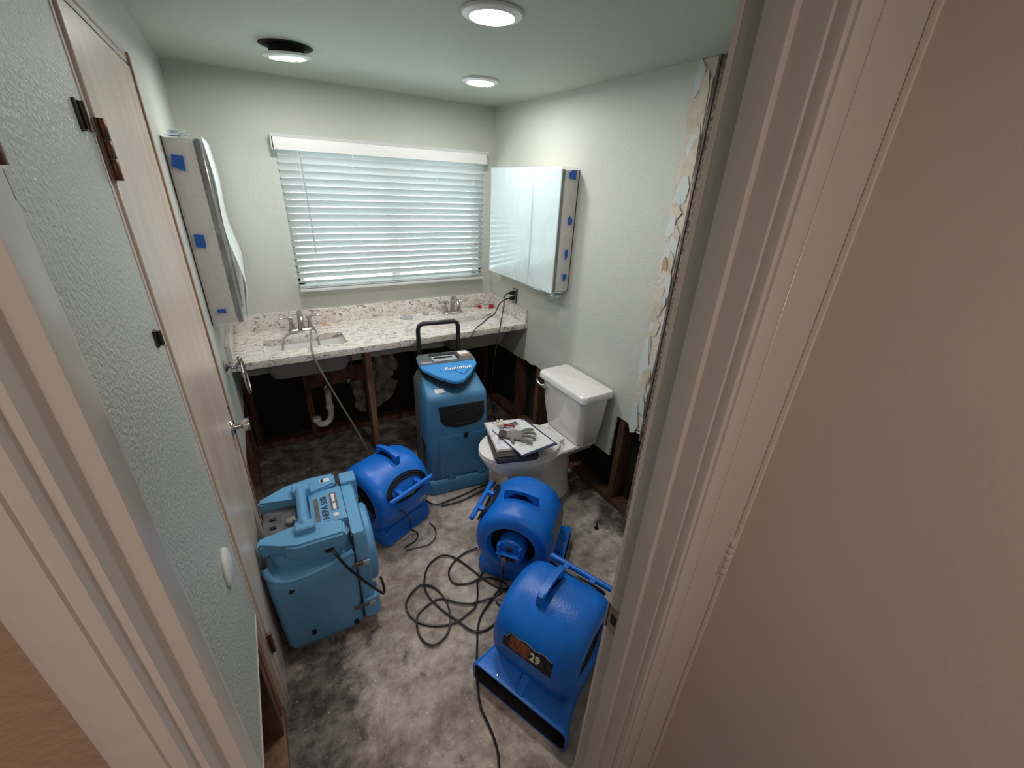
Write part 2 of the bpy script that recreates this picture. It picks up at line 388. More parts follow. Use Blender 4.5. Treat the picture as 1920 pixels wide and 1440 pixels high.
z = 0.63; k = 0
while z < H-0.06:
    s = R.uniform(0.018, 0.04); flake(R.uniform(ys1+0.012, ys0-0.012), z, s, R.choice(['flake_a', 'flake_b', 'flake_b', 'flake_b', 'flake_a']), R.uniform(0.002, 0.014), R.uniform(1.4, 2.6)); z += s*R.uniform(1.0, 2.3)
flake(-1.635, 1.46, 0.022, 'flake_c', 0.03, 2.2); flake(-1.66, 2.05, 0.03, 'flake_a', 0.01, 4); flake(-1.668, 1.88, 0.03, 'flake_a', 0.012, 3)
# crumbled edge at its foot
bm = new()
for i in range(60):
    y, z, s = R.uniform(-1.70, -1.61), R.uniform(0.585, 0.69), R.uniform(0.002, 0.007)
    r = bmesh.ops.create_icosphere(bm, subdivisions=1, radius=s); bmesh.ops.scale(bm, vec=(.5, 1+R.random(), 1.5), verts=r['verts']); bmesh.ops.translate(bm, vec=(-.002, y, z), verts=r['verts'])
o = obj('crumbled_plaster', bm, 'flake_b', wr, False); o['kind'] = 'stuff'

# left wall with the closet opening, cut at the bottom
yd0, yd1 = -1.805, -1.150      # hinge side, knob side
dz1 = 2.012; ZL = 0.535
bm = new()
prism(bm, [(0, H), (0, 0.56)]+jag(-0.01, yd1+0.012, 0.548, 26, 0.008)+[(yd1+0.012, H)], 'yz', -W-T, -W)
prism(bm, [(yd0, H), (yd0, ZL)]+jag(yd0-0.01, -2.54, ZL, 60, 0.007)+[(-2.54, H)], 'yz', -W-T, -W)
box(bm, -W-T, -W, yd0, yd1+0.012, dz1+0.03, H)
wl = struct('wall_left', bm, 'paint_left')
bm = new(); prism(bm, [(yd0, ZL+0.004), (yd0, ZL-0.006)]+jag(yd0-0.01, -2.54, ZL-0.006, 60, 0.006)+[(-2.54, ZL+0.004)], 'yz', -W-T*0.9, -W+0.0015)
obj('torn_sheet_edge', bm, 'gyp', wl, False)
for y in (-0.03, -0.42, -0.83, -1.09, -1.835, -1.90, -2.25, -2.50):
    obj('stud', box(new(), -W-T-0.089, -W-T, y-0.019, y+0.019, 0.04, 1.0, 0.002, 1), 'stud2' if y in (-1.835, -1.09) else 'stud', wl)
obj('bottom_plate', box(new(), -W-T-0.089, -W-T+0.004, -2.52, yd0-0.01, 0, 0.04, 0.002, 1), 'stud2', wl)
obj('bottom_plate', box(new(), -W-T-0.089, -W-T, yd1+0.02, 0.1, 0, 0.04, 0.002, 1), 'stud', wl)
obj('sheathing', box(new(), -2.06, -2.0, -2.60, 0.15, 0, H), 'felt', wl, False)
# closet door jamb (casing taken off) : thin raw edge
bm = new()
box(bm, -W-0.10, -W+0.013, yd1-0.004, yd1+0.018, 0, dz1+0.03, 0.001, 1)
t1 = struct('trim_1', bm, 'dtrim'); bm = box(new(), -W-0.10, -W+0.002, yd0-0.014, yd0+0.002, 0.02, dz1+0.03, 0.001, 1); obj('hinge_jamb', bm, 'cab', t1); t1['label'] = 'thin raw brown jamb edge round the closet door'
bm = new(); box(bm, -W-0.10, -W+0.006, yd0-0.016, yd1+0.012, dz1+0.004, dz1+0.040, 0.002, 1)
t2 = struct('trim_2', bm, 'trim'); obj('head_groove', box(new(), -W, -W+0.0072, yd0, yd1, dz1+0.016, dz1+0.022), 'dtrim', t2, False)
# closet door leaf
cd = bpy.data.objects.new('door_1', None); C.objects.link(cd); cd['kind'] = 'structure'; cd.location = (-W, -1.48, 0)
cx = W; cy = 1.48
def cobj(name, bm, m, smooth=True, par=None):
    if par is None: bmesh.ops.translate(bm, vec=(cx, cy, 0), verts=bm.verts); par = cd
    else: bmesh.ops.translate(bm, vec=(cx, cy, 0), verts=bm.verts)
    return obj(name, bm, m, par, smooth)
cobj('door_leaf', box(new(), -W-0.034, -W+0.008, yd0+0.003, yd1-0.006, 0.015, dz1-0.003, 0.002, 1), 'cdoor')
for zz, m, zl in ((1.785, 'brown', 0.10), (0.36, 'brown', 0.09)):
    bm = new(); xk = -W+0.013; yk = yd0+0.003
    hg = cobj('hinge', box(new(), -W+0.006, -W+0.0095, yk-0.010, yk+0.004, zz-zl/2, zz+zl/2), m)
    for a, b in ((0, .355), (.36, .645), (.65, 1)):
        k = lathe(new(), [(0.0066, zz-zl/2+zl*a), (0.0072, zz-zl/2+zl*a+.0008), (0.0072, zz-zl/2+zl*b-.0008), (0.0066, zz-zl/2+zl*b)], (xk, yk, 0), seg=14)
        bmesh.ops.translate(k, vec=(cx, cy, 0), verts=k.verts); obj('knuckle', k, m, hg)
# knob on the closet door
kz, ky = 0.878, yd1-0.080
bm = lathe(new(), [(0.0, 0.008), (0.031, 0.008), (0.031, 0.012), (0.026, 0.019), (0.013, 0.022), (0.011, 0.040), (0.017, 0.044), (0.024, 0.050), (0.0255, 0.056), (0.0245, 0.070), (0.019, 0.0735), (0, 0.074)], (-W, ky, kz), 'x', 32)
cobj('door_knob', bm, 'chrome')
# small latch plate above the knob, at the jamb
cobj('latch', box(new(), -W+0.004, -W+0.012, yd1-0.010, yd1+0.006, kz+0.035, kz+0.055, 0.002), 'darkmetal')

# front wall of the bathroom, with the doorway we look through
XL, XR = -1.720, -1.088
YB, YH = -2.540, -2.641      # bathroom face, hall face of the jamb
bm = new()
box(bm, -2.0, XL-0.019, YB+0.003, YB+0.017, 0, H); box(bm, XR+0.019, T+0.1, YB+0.003, YB+0.017, 0, H); box(bm, XL-0.019, XR+0.019, YB+0.003, YB+0.017, 2.06, H)
wf = struct('wall_front', bm, 'paint')
bm = new()
box(bm, -2.9, XL-0.019, YH+0.002, YB+0.002, 0, H); box(bm, XR+0.019, T+0.1, YH+0.002, YB+0.002, 0, H); box(bm, XL-0.019, XR+0.019, YH+0.002, YB+0.002, 2.06, H)
obj('hall_face', bm, 'hallpaint', wf, False)
def jamb(name, side):
    x0, s = (XR, 1) if side > 0 else (XL, -1)
    bm = new()
    def b(xa, xb, y0, y1, z1=2.04, bev=0.0015): box(bm, min(x0+s*xa, x0+s*xb), max(x0+s*xa, x0+s*xb), y0, y1, 0, z1, bev, 2)
    b(0, 0.019, YH, YB, 2.04, 0.0035)                                  # jamb board
    j = struct(name, bm, 'trim', True)
    bm = new(); b(-0.012, 0.001, -2.610, -2.576, 2.03, 0.003)
    obj('door_stop', bm, 'trim', j)
    bm = new(); b(-0.0015, 0.019, YB-0.005, YB+0.002, 2.04, 0.0012); obj('jamb_edge', bm, 'cab', j)
    cw = 0.062 if side > 0 else 0.042
    bm = new(); b(0.005, cw, YH-0.014, YH+0.002, 2.10, 0.004)
    b(0.014, cw-0.006, YH-0.018, YH-0.010, 2.10, 0.0035)
    obj('casing', bm, 'trim', j)
    return j
jr = jamb('trim_3', 1); jl = jamb('trim_4', -1)
bm = box(new(), XL-0.019, XR+0.019, YH, YB, 2.04, 2.06); box(bm, XL, XR, -2.610, -2.576, 2.028, 2.04); box(bm, XL-0.06, XR+0.06, YH-0.014, YH, 2.045, 2.10, 0.003)
struct('trim_5', bm, 'trim')
# strike plate on the right jamb
bm = box(new(), XR-0.0015, XR+0.001, -2.5745, YB+0.001, 0.895, 0.970, 0.0006, 1)
sp = obj('strike_plate', bm, 'chrome', jr); box_ = box(new(), XR-0.0022, XR-0.0010, -2.566, -2.551, 0.921, 0.947); obj('latch_hole', box_, 'void', sp, False)
bm = tube(new(), [(XR-0.001, YB+0.0005, 0.897), (XR-0.001, YB+0.0005, 0.968)], 0.0025, 8); obj('lip', bm, 'chrome', sp)
# old hinge of the removed door, on the left jamb
bm = new(); box(bm, XL-0.001, XL+0.0015, -2.575, -2.545, 1.76, 1.84); h1 = obj('hinge', bm, 'brown', jl)
obj('knuckle', lathe(new(), [(0.006, 1.759), (0.006, 1.84)], (XL-0.002, -2.534, 0), seg=14), 'brown', h1)
obj('knuckle', lathe(new(), [(0.006, 1.740), (0.006, 1.757)], (XL-0.0055, -2.534, 0), seg=14), 'darkmetal', h1)
# hall door standing at a right angle beside the casing
XD = -0.918
hd = bpy.data.objects.new('door_2', None); C.objects.link(hd); hd['kind'] = 'structure'; hd.location = (XD, -2.6565, 0)
bm = box(new(), 0, 0.035, -0.80, 0.0, 0.01, 2.03, 0.004, 3); obj('door_leaf', bm, 'hdoor', hd)
obj('leaf_edge_highlight', box(new(), -0.0045, 0.002, -0.007, 0.0005, 0.01, 2.03, 0.0015, 2), 'cab', hd)  # paler added strip, paints the highlight along the leaf's rounded edge
obj('door_jamb', box(new(), -0.105, 0.05, 0.001, 0.016, 0, 2.06, 0.001, 1), 'trim', hd)
hg = obj('hinge', box(new(), -0.020, -0.006, -0.0005, 0.0015, 1.085, 1.185, 0.0008, 1), 'trim', hd)
for k in range(5):
    obj('knuckle', lathe(new(), [(0.005, 0.001), (0.0062, 0.003), (0.0062, 0.0155), (0.005, 0.0175)], (-0.010, -0.003, 1.090+0.018*k), seg=12), 'trim', hg)
# rest of the hall
bm = new(); box(bm, -0.86, -0.84, -4.5, YH, 0, H); struct('wall_hall_right', bm, 'hallpaint')
bm = new(); box(bm, -2.75, -2.70, -4.5, YH, 0, H); struct('wall_hall_left', bm, 'hallpaint')
bm = new(); box(bm, -2.75, -0.84, -4.5, -4.45, 0, H); struct('wall_hall_end', bm, 'hallpaint')

# window: aluminium slider behind the blind
wn = bpy.data.objects.new('window_1', None); C.objects.link(wn); wn['kind'] = 'structure'; wn.location = ((wx0+wx1)/2, 0.08, wz0)
hw = (wx1-wx0)/2; hh = wz1-wz0
bm = new()
box(bm, -hw, hw, -0.02, 0.02, 0, 0.03); box(bm, -hw, hw, -0.02, 0.02, hh-0.03, hh); box(bm, -hw, -hw+0.03, -0.02, 0.02, 0, hh); box(bm, hw-0.03, hw, -0.02, 0.02, 0, hh)
obj('window_frame', bm, 'white', wn, False)
obj('mullion', box(new(), -0.028, 0.028, -0.022, 0.022, 0.03, hh-0.03, 0.002), 'white', wn)
obj('pane', box(new(), -hw+0.03, -0.028, -0.003, 0.003, 0.03, hh-0.03), 'glass', wn, False)
obj('pane', box(new(), 0.028, hw-0.03, -0.003, 0.003, 0.03, hh-0.03), 'glass', wn, False)

# ------------------------------------------------------------------ blind
bx0, bx1 = -1.385, -0.105; BY = -0.045
bl = thing('window_blind', 'white horizontal slatted blind hanging over the bright window', 'blind', ((bx0+bx1)/2, BY, 1.10))
hbw = (bx1-bx0)/2
bm = new(); box(bm, -hbw-0.012, hbw+0.012, -0.030, -0.020, 0.775, 0.848, 0.003)
prism(bm, [(-0.032, 0.835), (-0.044, 0.850), (-0.020, 0.850)], 'yz', -hbw-0.014, hbw+0.014)
box(bm, -hbw-0.014, -hbw-0.002, -0.03, 0.035, 0.775, 0.848, 0.002); box(bm, hbw+0.002, hbw+0.014, -0.03, 0.035, 0.775, 0.848, 0.002)
obj('valance', bm, 'white', bl)
obj('headrail', box(new(), -hbw, hbw, -0.015, 0.030, 0.800, 0.845, 0.002), 'white', bl)
ns = 20; zt = 0.772; zb_ = 0.058
me = None
for i in range(ns):
    bm = new(); a = -math.radians(45 if i < ns-1 else 24); w2 = 0.0255
    ring = []
    n = 7
    for k in range(n):
        t = -1+2*k/(n-1); ring.append((t*w2, 0.0028*(1-t*t)))
    sec = [(p[0]*math.cos(a)-p[1]*math.sin(a)*-1, p[0]*math.sin(a)+p[1]*math.cos(a)) for p in ring]
    sec = [(p[0]*math.cos(a)-p[1]*math.sin(a), p[0]*math.sin(a)+p[1]*math.cos(a)) for p in ring]
    sec += [(y+0.0022*math.sin(a), z-0.0022*math.cos(a)) for y, z in reversed(sec)]
    if me is None or i == ns-1:
        loft(bm, [[(-hbw+0.006, y, z) for y, z in sec], [(hbw-0.006, y, z) for y, z in sec]])
        o = obj('slat', bm, 'slat', bl); me = o.data
    else:
        bm.free(); o = bpy.data.objects.new('slat', me); C.objects.link(o); o.parent = bl
    o.location = (0, 0.004, zt-(zt-zb_)*i/(ns-1))
for z in (0.018, 0.030):
    obj('stacked_slat', box(new(), -hbw+0.006, hbw-0.006, -0.022, 0.028, z+0.004, z+0.0075, 0.001, 1), 'slat', bl)
obj('bottom_rail', box(new(), -hbw+0.004, hbw-0.004, -0.024, 0.026, 0.0, 0.017, 0.004), 'slat', bl)
for x in (-hbw+0.11, -hbw+0.40, 0.10, hbw-0.36, hbw-0.09):
    bm = new()
    for dy in (-0.021, 0.026): tube(bm, [(x, dy, 0.01), (x, dy, 0.80)], 0.0008, 5)
    obj('ladder_cord', bm, 'white', bl)
bm = new(); tube(bm, [(-1.268+0.745, -0.050, 0.77), (-1.262+0.745, -0.052, 0.235)], 0.0035, 8); obj('tilt_wand', bm, 'silver', bl)

# ------------------------------------------------------------------ vanity top
ct = thing('vanity_top', 'long speckled quartz vanity top spanning wall to wall under the window', 'countertop', (-W/2, -D/2, 0.83))
S = [(-1.640, -1.205), (-0.540, -0.105)]; sy0, sy1 = -0.432, -0.222
bm = new()
ox, oy = W/2, D/2
def sbox(x0, x1, y0, y1, z0, z1, b=0): box(bm, x0+ox, x1+ox, y0+oy, y1+oy, z0-0.83, z1-0.83, b, 2)
e = 0.001
sbox(-W+e, -e, -D, sy0, 0.838, ZC); sbox(-W+e, -e, sy1, -e, 0.838, ZC)
sbox(-W+e, S[0][0], sy0, sy1, 0.838, ZC); sbox(S[0][1], S[1][0], sy0, sy1, 0.838, ZC); sbox(S[1][1], -e, sy0, sy1, 0.838, ZC)
obj('slab', bm, 'quartz', ct, False)
bm = new(); sbox(-W+0.022, -0.022, -D-0.001, -D+0.020, 0.832, ZC+0.0005, 0.002); sbox(-W+e, -W+0.03, -D-0.001, -D+0.02, 0.832, ZC+0.0005, 0.002); sbox(-0.03, -e, -D-0.001, -D+0.02, 0.832, ZC+0.0005, 0.002); obj('front_edge', bm, 'quartz', ct)
bm = new(); sbox(-W+e, -e, -0.020, -e, ZC, ZC+0.102, 0.0015); obj('backsplash', bm, 'quartz', ct)
bm = new(); sbox(-W+e, -W+0.021, -D+0.002, -0.0205, ZC, ZC+0.102, 0.0015); obj('side_splash', bm, 'quartz', ct)
bm = new(); sbox(-0.021, -e, -D+0.002, -0.0205, ZC, ZC+0.102, 0.0015); obj('side_splash', bm, 'quartz', ct)
def sink(x0, x1, label):
    t = thing('sink', label, 'sink', ((x0+x1)/2, (sy0+sy1)/2, 0.837), group=None)
    hx, hy = (x1-x0)/2+0.004, (sy1-sy0)/2+0.004
    bm = new(); rings = []
    for k, z, r in ((1.08, 0, .03), (1.0, 0, .03), (0.985, -0.03, .03), (0.95, -0.09, .04), (0.86, -0.125, .05), (0.5, -0.133, .05), (0.12, -0.135, .01)):
        rings.append([(x, y, z) for x, y in rrect(hx*k, hy*k, min(r, hy*k*0.9), 6)])
    loft(bm, rings, False, True)
    obj('basin', bm, 'porc', t); bm = new(); rings = []
    for k, z, r in ((1.08, -0.006, .03), (1.03, -0.02, .04), (1.01, -0.09, .05), (0.93, -0.138, .06), (0.4, -0.150, .04), (0.2, -0.16, .015)):
        rings.append([(x, y, z) for x, y in rrect(hx*k, hy*k, min(r, hy*k*0.9), 6)])
    loft(bm, rings, False, True)
    obj('basin_shell', bm, 'shell', t)
    obj('drain', lathe(new(), [(0.022, -0.136), (0.022, -0.132), (0.012, -0.130), (0, -0.131)], seg=24), 'chrome', t)
    return t
sink(*S[0], 'white rectangular undermount sink at the left end of the counter, with a hose in it')
sink(*S[1], 'white rectangular undermount sink at the right end of the counter, behind the dehumidifier handle')
def faucet(x, y, label):
    t = thing('faucet', label, 'faucet', (x, y, ZC+0.0005))
    bm = new(); loft(bm, [[(p[0], p[1], 0) for p in rrect(.078, .026, .025)], [(p[0], p[1], .006) for p in rrect(.080, .028, .027)], [(p[0], p[1], .013) for p in rrect(.072, .021, .02)]])
    obj('base_plate', bm, 'nickel', t)
    bm = tube(new(), [(0, 0, .010), (0, .002, .05), (0, .002, .088), (0, -.012, .116), (0, -.045, .122), (0, -.085, .104), (0, -.105, .088)], [.022, .0165, .0145, .0145, .015, .0145, .012], 16, 5)
    obj('spout', bm, 'nickel', t)
    for s in (-1, 1):
        bm = tube(new(), [(s*.052, 0, .008), (s*.052, 0, .03), (s*.054, .0, .06), (s*.056, 0, .078)], [.019, .014, .011, .0125], 16, 4)
        hb = obj('handle', bm, 'nickel', t)
        bm = tube(new(), [(s*.052, 0, .082), (s*.072, -.004, .090), (s*.100, -.012, .091), (s*.122, -.020, .085)], [.010, .009, .008, .005], 12, 4)
        for v in bm.verts: v.co.z = .086+(v.co.z-.086)*.75
        obj('lever', bm, 'nickel', hb)
    obj('lift_rod', tube(new(), [(0, .016, .01), (0, .019, .065), (0, .019, .070)], [.0025, .0025, .005], 8), 'nickel', t)
    return t
faucet(-1.415, -0.095, 'brushed nickel two-handle faucet behind the left sink')
faucet(-0.385, -0.105, 'brushed nickel two-handle faucet behind the right sink')
def disc(x, y, r, label):
    o = obj('drain_cover', lathe(new(), [(r*.9, 0), (r, .002), (r, .005), (r*.93, .007), (r*.85, .0055), (r*.4, .0055), (r*.35, .008), (0, .008)], seg=40), 'silver', loc=(x, y, ZC+.0005)); tag(o, label, 'cover')
disc(-0.735, -0.095, 0.047, 'larger grey round cover lying on the middle of the counter')
disc(-0.577, -0.050, 0.026, 'smaller grey round cover lying near the backsplash')
def cap(x, y, r, h, label, rz=0):
    t = thing('bottle_cap', label, 'cap', (x, y, ZC+.0005), rz)
    obj('cap_body', lathe(new(), [(r, 0), (r*1.02, h*.7), (r*.9, h), (r*.8, h), (r*.75, h*.3), (0, h*.3)], seg=24), 'red', t)
    obj('tab', box(new(), -r*.3, r*.3, -r*1.3, -r*.8, h*.4, h*.9, .001), 'red', t)
cap(-0.135, -0.060, 0.017, 0.020, 'round red plastic cap beside the backsplash, left of the dark bit')
cap(-0.052, -0.095, 0.019, 0.026, 'larger dark red plastic cap nearest the side splash')
tag(obj('black_nub', box(new(), -.011, .011, -.005, .005, 0, .006, .002), 'black', loc=(-0.095, -0.082, ZC+.0005)), 'tiny black bit between the two red caps', 'debris')
bm = box(new(), -.02, .02, -.012, .012, 0, .004, .001); box(bm, -.012, .01, -.004, .012, .004, .009, .001)
tag(obj('torn_wrapper', bm, mat('orange_scrap', (0.72, 0.38, 0.26), .6), loc=(-1.268, -0.045, ZC+.0005)), 'small orange paper scrap right of the left faucet', 'scrap')
# clear hose from the sink over the edge to the floor
hz = [(-1.36, -0.33, 0.735), (-1.345, -0.27, 0.80), (-1.345, -0.20, 0.885), (-1.372, -0.225, 0.905), (-1.392, -0.34, 0.885), (-1.408, -0.46, 0.879), (-1.412, -0.548, 0.878), (-1.409, -0.562, 0.84), (-1.372, -0.560, 0.716), (-1.307, -0.540, 0.517), (-1.246, -0.520, 0.338), (-1.181, -0.50, 0.123), (-1.150, -0.47, 0.012), (-1.08, -0.46, 0.008)]
tag(obj('drain_hose', tube(new(), hz, .0055, 10, 6), 'hose'), 'thin cloudy hose running from the left sink over the counter edge to the floor', 'hose')
hz = [(-1.555, -0.31, 0.742), (-1.555, -0.37, 0.80), (-1.553, -0.405, 0.835), (-1.545, -0.36, 0.870), (-1.525, -0.25, 0.882), (-1.49, -0.17, 0.880), (-1.44, -0.15, 0.878)]
tag(obj('drain_hose', tube(new(), hz, .005, 10, 6), 'hose'), 'short cloudy hose curling into the left end of the left sink', 'hose')
# support leg and plumbing under the top
tag(obj('support_stud', box(new(), -1.100, -1.062, -0.345, -0.256, 0, 0.836, .002, 1), 'stud2'), 'reddish wooden stud propping up the vanity top', 'stud')
pt = thing('drain_trap', 'white plastic drain trap hanging open in the dark under the left sink', 'pipe', (-1.27, -0.05, 0.2))
dx, dy, dz = 1.19, .05, -.2
def P_(l): return [(x+dx, y+dy, z+dz) for x, y, z in l]
obj('pipe', tube(new(), P_([(-1.235, 0.035, 0.36), (-1.238, -0.03, 0.362), (-1.243, -0.055, 0.34), (-1.243, -0.055, 0.27)]), .021, 16, 5), 'pvc', pt)
obj('bend', tube(new(), P_([(-1.243, -0.055, 0.28), (-1.243, -0.055, 0.22), (-1.262, -0.07, 0.175), (-1.30, -0.09, 0.162), (-1.335, -0.105, 0.185), (-1.345, -0.11, 0.225)]), .021, 16, 6), 'pvc', pt)
obj('slip_nut', lathe(new(), [(.026, .255), (.029, .26), (.029, .283), (.025, .288)], (-1.243+dx, -.055+dy, dz), seg=12), 'pvc', pt)
obj('slip_nut', lathe(new(), [(.025, .205), (.029, .21), (.029, .232), (.026, .236)], (-1.345+dx, -.11+dy, dz), seg=12), 'pvc', pt)
for x, z0 in ((-1.33, .42), (-1.17, .44)):
    bm = tube(new(), [(x, -.03, z0), (x+.01, -.05, z0+.05), (x+.03, -.07, z0+.2), (x-.02, -.07, .70), (-1.42+(.03 if x > -1.2 else -.03), -.09, .83)], .005, 8, 5)
    t = thing('supply_valve', 'small shut-off valve with a dark supply line '+('left' if x < -1.2 else 'right')+' of the drain trap', 'valve', (x, -.03, z0))
    bmesh.ops.translate(bm, vec=(-x, .03, -z0), verts=bm.verts); obj('supply_line', bm, 'grey', t)
    obj('valve_body', tube(new(), [(0, .05, 0), (0, -.012, 0)], .010, 12), 'nickel', t)
    obj('valve_handle', lathe(new(), [(.006, -.03), (.016, -.026), (.016, -.016), (.006, -.012)], (0, 0, 0), 'y', 14), 'nickel', t)

# ------------------------------------------------------------------ outlet and cords
ou = thing('wall_outlet', 'black electrical outlet without cover plate on the right wall above the counter', 'outlet', (-0.001, -0.363, 1.030))
obj('wall_box', box(new(), -.003, 0, -.032, .032, -.052, .050, .001), 'black', ou)
obj('strap', box(new(), -.0055, -.003, -.017, .017, -.050, .048, .001), 'silver', ou)
for z in (.019, -.019): obj('receptacle', box(new(), -.010, -.0055, -.015, .015, z-.014, z+.014, .003), 'black', ou)
def cord(name, pts, r, label, cat='cord', plug=None, sm=6):
    o0 = Vector(pts[0]); t = thing(name, label, cat, tuple(o0))
    obj('cable', tube(new(), [Vector(p)-o0 for p in pts], r, 8, sm), 'cable', t)
    if plug is not None:
        d = Vector(plug).normalized()
        obj('plug', tube(new(), [-d*.030, -d*.026, -d*.010, d*.0, d*.012], [.010, .0135, .0135, .011, .006], 12), 'black', t)
    return t
c1 = [(-0.043, -0.363, 1.049), (-0.075, -0.367, 1.047), (-0.104, -0.38, 1.026), (-0.12, -0.41, 1.0), (-0.156, -0.46, 0.955), (-0.196, -0.51, 0.908), (-0.239, -0.565, 0.865), (-0.268, -0.590, 0.802), (-0.29, -0.6, 0.689), (-0.309, -0.61, 0.576), (-0.322, -0.62, 0.403), (-0.301, -0.62, 0.267), (-0.28, -0.66, 0.10), (-0.35, -0.72, 0.008), (-0.45, -0.60, 0.008)]
cord('power_cord', c1, .0042, 'black power cord from the upper outlet socket hanging down past the counter edge', plug=(-1, 0, 0))
c2 = [(-0.043, -0.363, 1.011), (-0.08, -0.37, 1.010), (-0.145, -0.4, 0.996), (-0.187, -0.43, 0.966), (-0.224, -0.46, 0.939), (-0.286, -0.49, 0.928), (-0.348, -0.53, 0.913), (-0.415, -0.56, 0.893), (-0.456, -0.58, 0.857), (-0.483, -0.58, 0.816), (-0.526, -0.575, 0.77), (-0.56, -0.58, 0.66), (-0.57, -0.58, 0.5)]
cord('power_cord', c2, .0042, 'black power cord from the lower outlet socket crossing the counter to the dehumidifier', plug=(-1, 0, 0))

# ------------------------------------------------------------------ mirror cabinets
def cabinet(x_wall, s, y0, y1, z0, z1, label, tapes, side):
    # s = +1 : on the left wall (opens to +x)
    t = thing('medicine_cabinet', label, 'cabinet', (x_wall, (y0+y1)/2, z0))
    hy = (y1-y0)/2; h = z1-z0; d = 0.118
    def bx(a, b, c, d_, e_, f, bev=0): 
        return box(new(), min(s*a, s*b), max(s*a, s*b), c, d_, e_, f, bev, 2)
    obj('body', bx(0.001, d-.024, -hy, hy, 0, h, .002), 'cab', t)
    obj('door_seam', bx(d-.024, d+.0015, -hy+(y1-y0)*.345-.0045, -hy+(y1-y0)*.345+.0045, 0, h), 'edge', t)
    obj('back_edge', bx(0.0012, .004, -hy-.003, hy+.003, -.003, h+.003), 'edge', t)
    sp = -hy+(y1-y0)*0.345
    for a, b in ((-hy, sp-.0046), (sp+.0046, hy)):
        dr = obj('door', bx(d-.020, d-.004, a, b, -.002, h+.002, .001), 'edge', t)
        obj('mirror', bx(d-.0042, d-.0005, a+.001, b-.001, -.001, h+.001, .0005), 'mirror', dr)
    # clear film taped over the doors, loose and rippled
    bm = new(); ny, nz = 36, 30
    def film_pt(i, j):
        y = -hy-.004+(2*hy+.008)*i/ny; z = -.010+(h+.022)*j/nz
        n = mnoise.noise(Vector((y*7+side*9, z*3.0, side)))+.5*mnoise.noise(Vector((y*19, z*9, 3+side)))
        if side > 0: off = d+.003+.0035*(1+n)*(1 if z > .2 else 1.6)
        else: off = d+.004+.040*math.exp(-((z-.17)/.15)**2)*(.75+.3*n)+.012*math.exp(-((z-.55)/.12)**2)
        return (s*off, y, z)
    g = [[bm.verts.new(film_pt(i, j)) for j in range(nz+1)] for i in range(ny+1)]
    for i in range(ny):
        for j in range(nz): bm.faces.new((g[i][j], g[i+1][j], g[i+1][j+1], g[i][j+1]))
    obj('plastic_film', bm, 'film2' if side > 0 else 'film3', t, True, 60)
    bm = new(); g = [[bm.verts.new(film_pt(0, j)) for j in range(nz+1)]]
    # wrap on the near side
    m_ = 10
    prev = g[0]
    for k in range(1, m_+1):
        col = []
        for j in range(nz+1):
            z = -.010+(h+.022)*j/nz; f = k/m_; off0 = abs(g[0][j].co.x)
            x = off0+(.012-off0)*f
            col.append(bm.verts.new((s*x, -hy-.004-.004*abs(mnoise.noise(Vector((x*20, z*8, side))))-.004*math.sin(PI*f), z)))
        for j in range(nz): bm.faces.new((prev[j], col[j], col[j+1], prev[j+1]))
        prev = col
    obj('side_film', bm, 'film', t, True, 60)
    for q in tapes:
        where, poly = q
        bm = new()
        if where == 'side': prism(bm, [(s*a, b) for a, b in poly], 'xz', -hy-.0115, -hy-.0095)
        else: prism(bm, [(s*a, b) for a, b in poly], 'xy', h+.006, h+.008)
        obj('tape', bm, 'tape', t, False)
    return t
cr_t = [('side', [(.030, .600), (.072, .604), (.078, .630), (.060, .645), (.028, .645)]), ('side', [(.036, .375), (.052, .370), (.056, .405), (.048, .42), (.024, .395)]),
        ('side', [(.034, .205), (.052, .180), (.058, .230), (.050, .240), (.036, .238)]), ('side', [(.030, .080), (.050, .055), (.058, .095), (.050, .105), (.040, .096), (.028, .100)])]
cabR = cabinet(0, -1, -0.958, -0.190, 1.198, 1.843, 'medicine cabinet on the right wall, its two mirror doors covered with milky film', cr_t, 1)
cl_t = [('side', [(.012, .600), (.050, .585), (.054, .636), (.020, .640)]), ('side', [(.020, .318), (.052, .312), (.054, .362), (.022, .366)]), ('side', [(.030, .050), (.062, .045), (.062, .064), (.034, .066)]),
        ('top', [(.024, -.384), (.060, -.38), (.054, -.34), (.028, -.35)])]
cabL = cabinet(-W, 1, -0.815, -0.060, 1.165, 1.858, 'medicine cabinet on the left wall, wrapped in clear film with blue tape', cl_t, -1)
# loose ends of film under and beside the right cabinet
def rag(par, pts, w, m):
    bm = new(); P = cr(pts, 6); rows = []
    for i, p in enumerate(P):
        ww = w*(0.6+0.5*math.sin(i*.9)**2); rows.append([(p.x+ww*.3*math.sin(j*2+i), p.y+(j-2)*ww/2, p.z+.004*math.sin(j*3+i)) for j in range(5)])
    loft(bm, rows, closed=False); obj('loose_film', bm, m, par, True, 80)
rag(cabR, [(-.10, -.30, .0), (-.095, -.28, -.02), (-.06, -.27, -.035), (-.03, -.27, -.03)], .12, 'film2')
rag(cabR, [(-.12, -.18, .0), (-.115, -.17, -.018), (-.10, -.16, -.024)], .04, 'film2')
rag(cabR, [(-.10, .386, .52), (-.075, .400, .50), (-.06, .396, .40), (-.08, .410, .30), (-.10, .390, .24)], .02, 'film2')
rag(cabL, [(.07, -.40, .70), (.075, -.385, .712), (.05, -.37, .716), (.03, -.36, .71)], .05, 'film2')

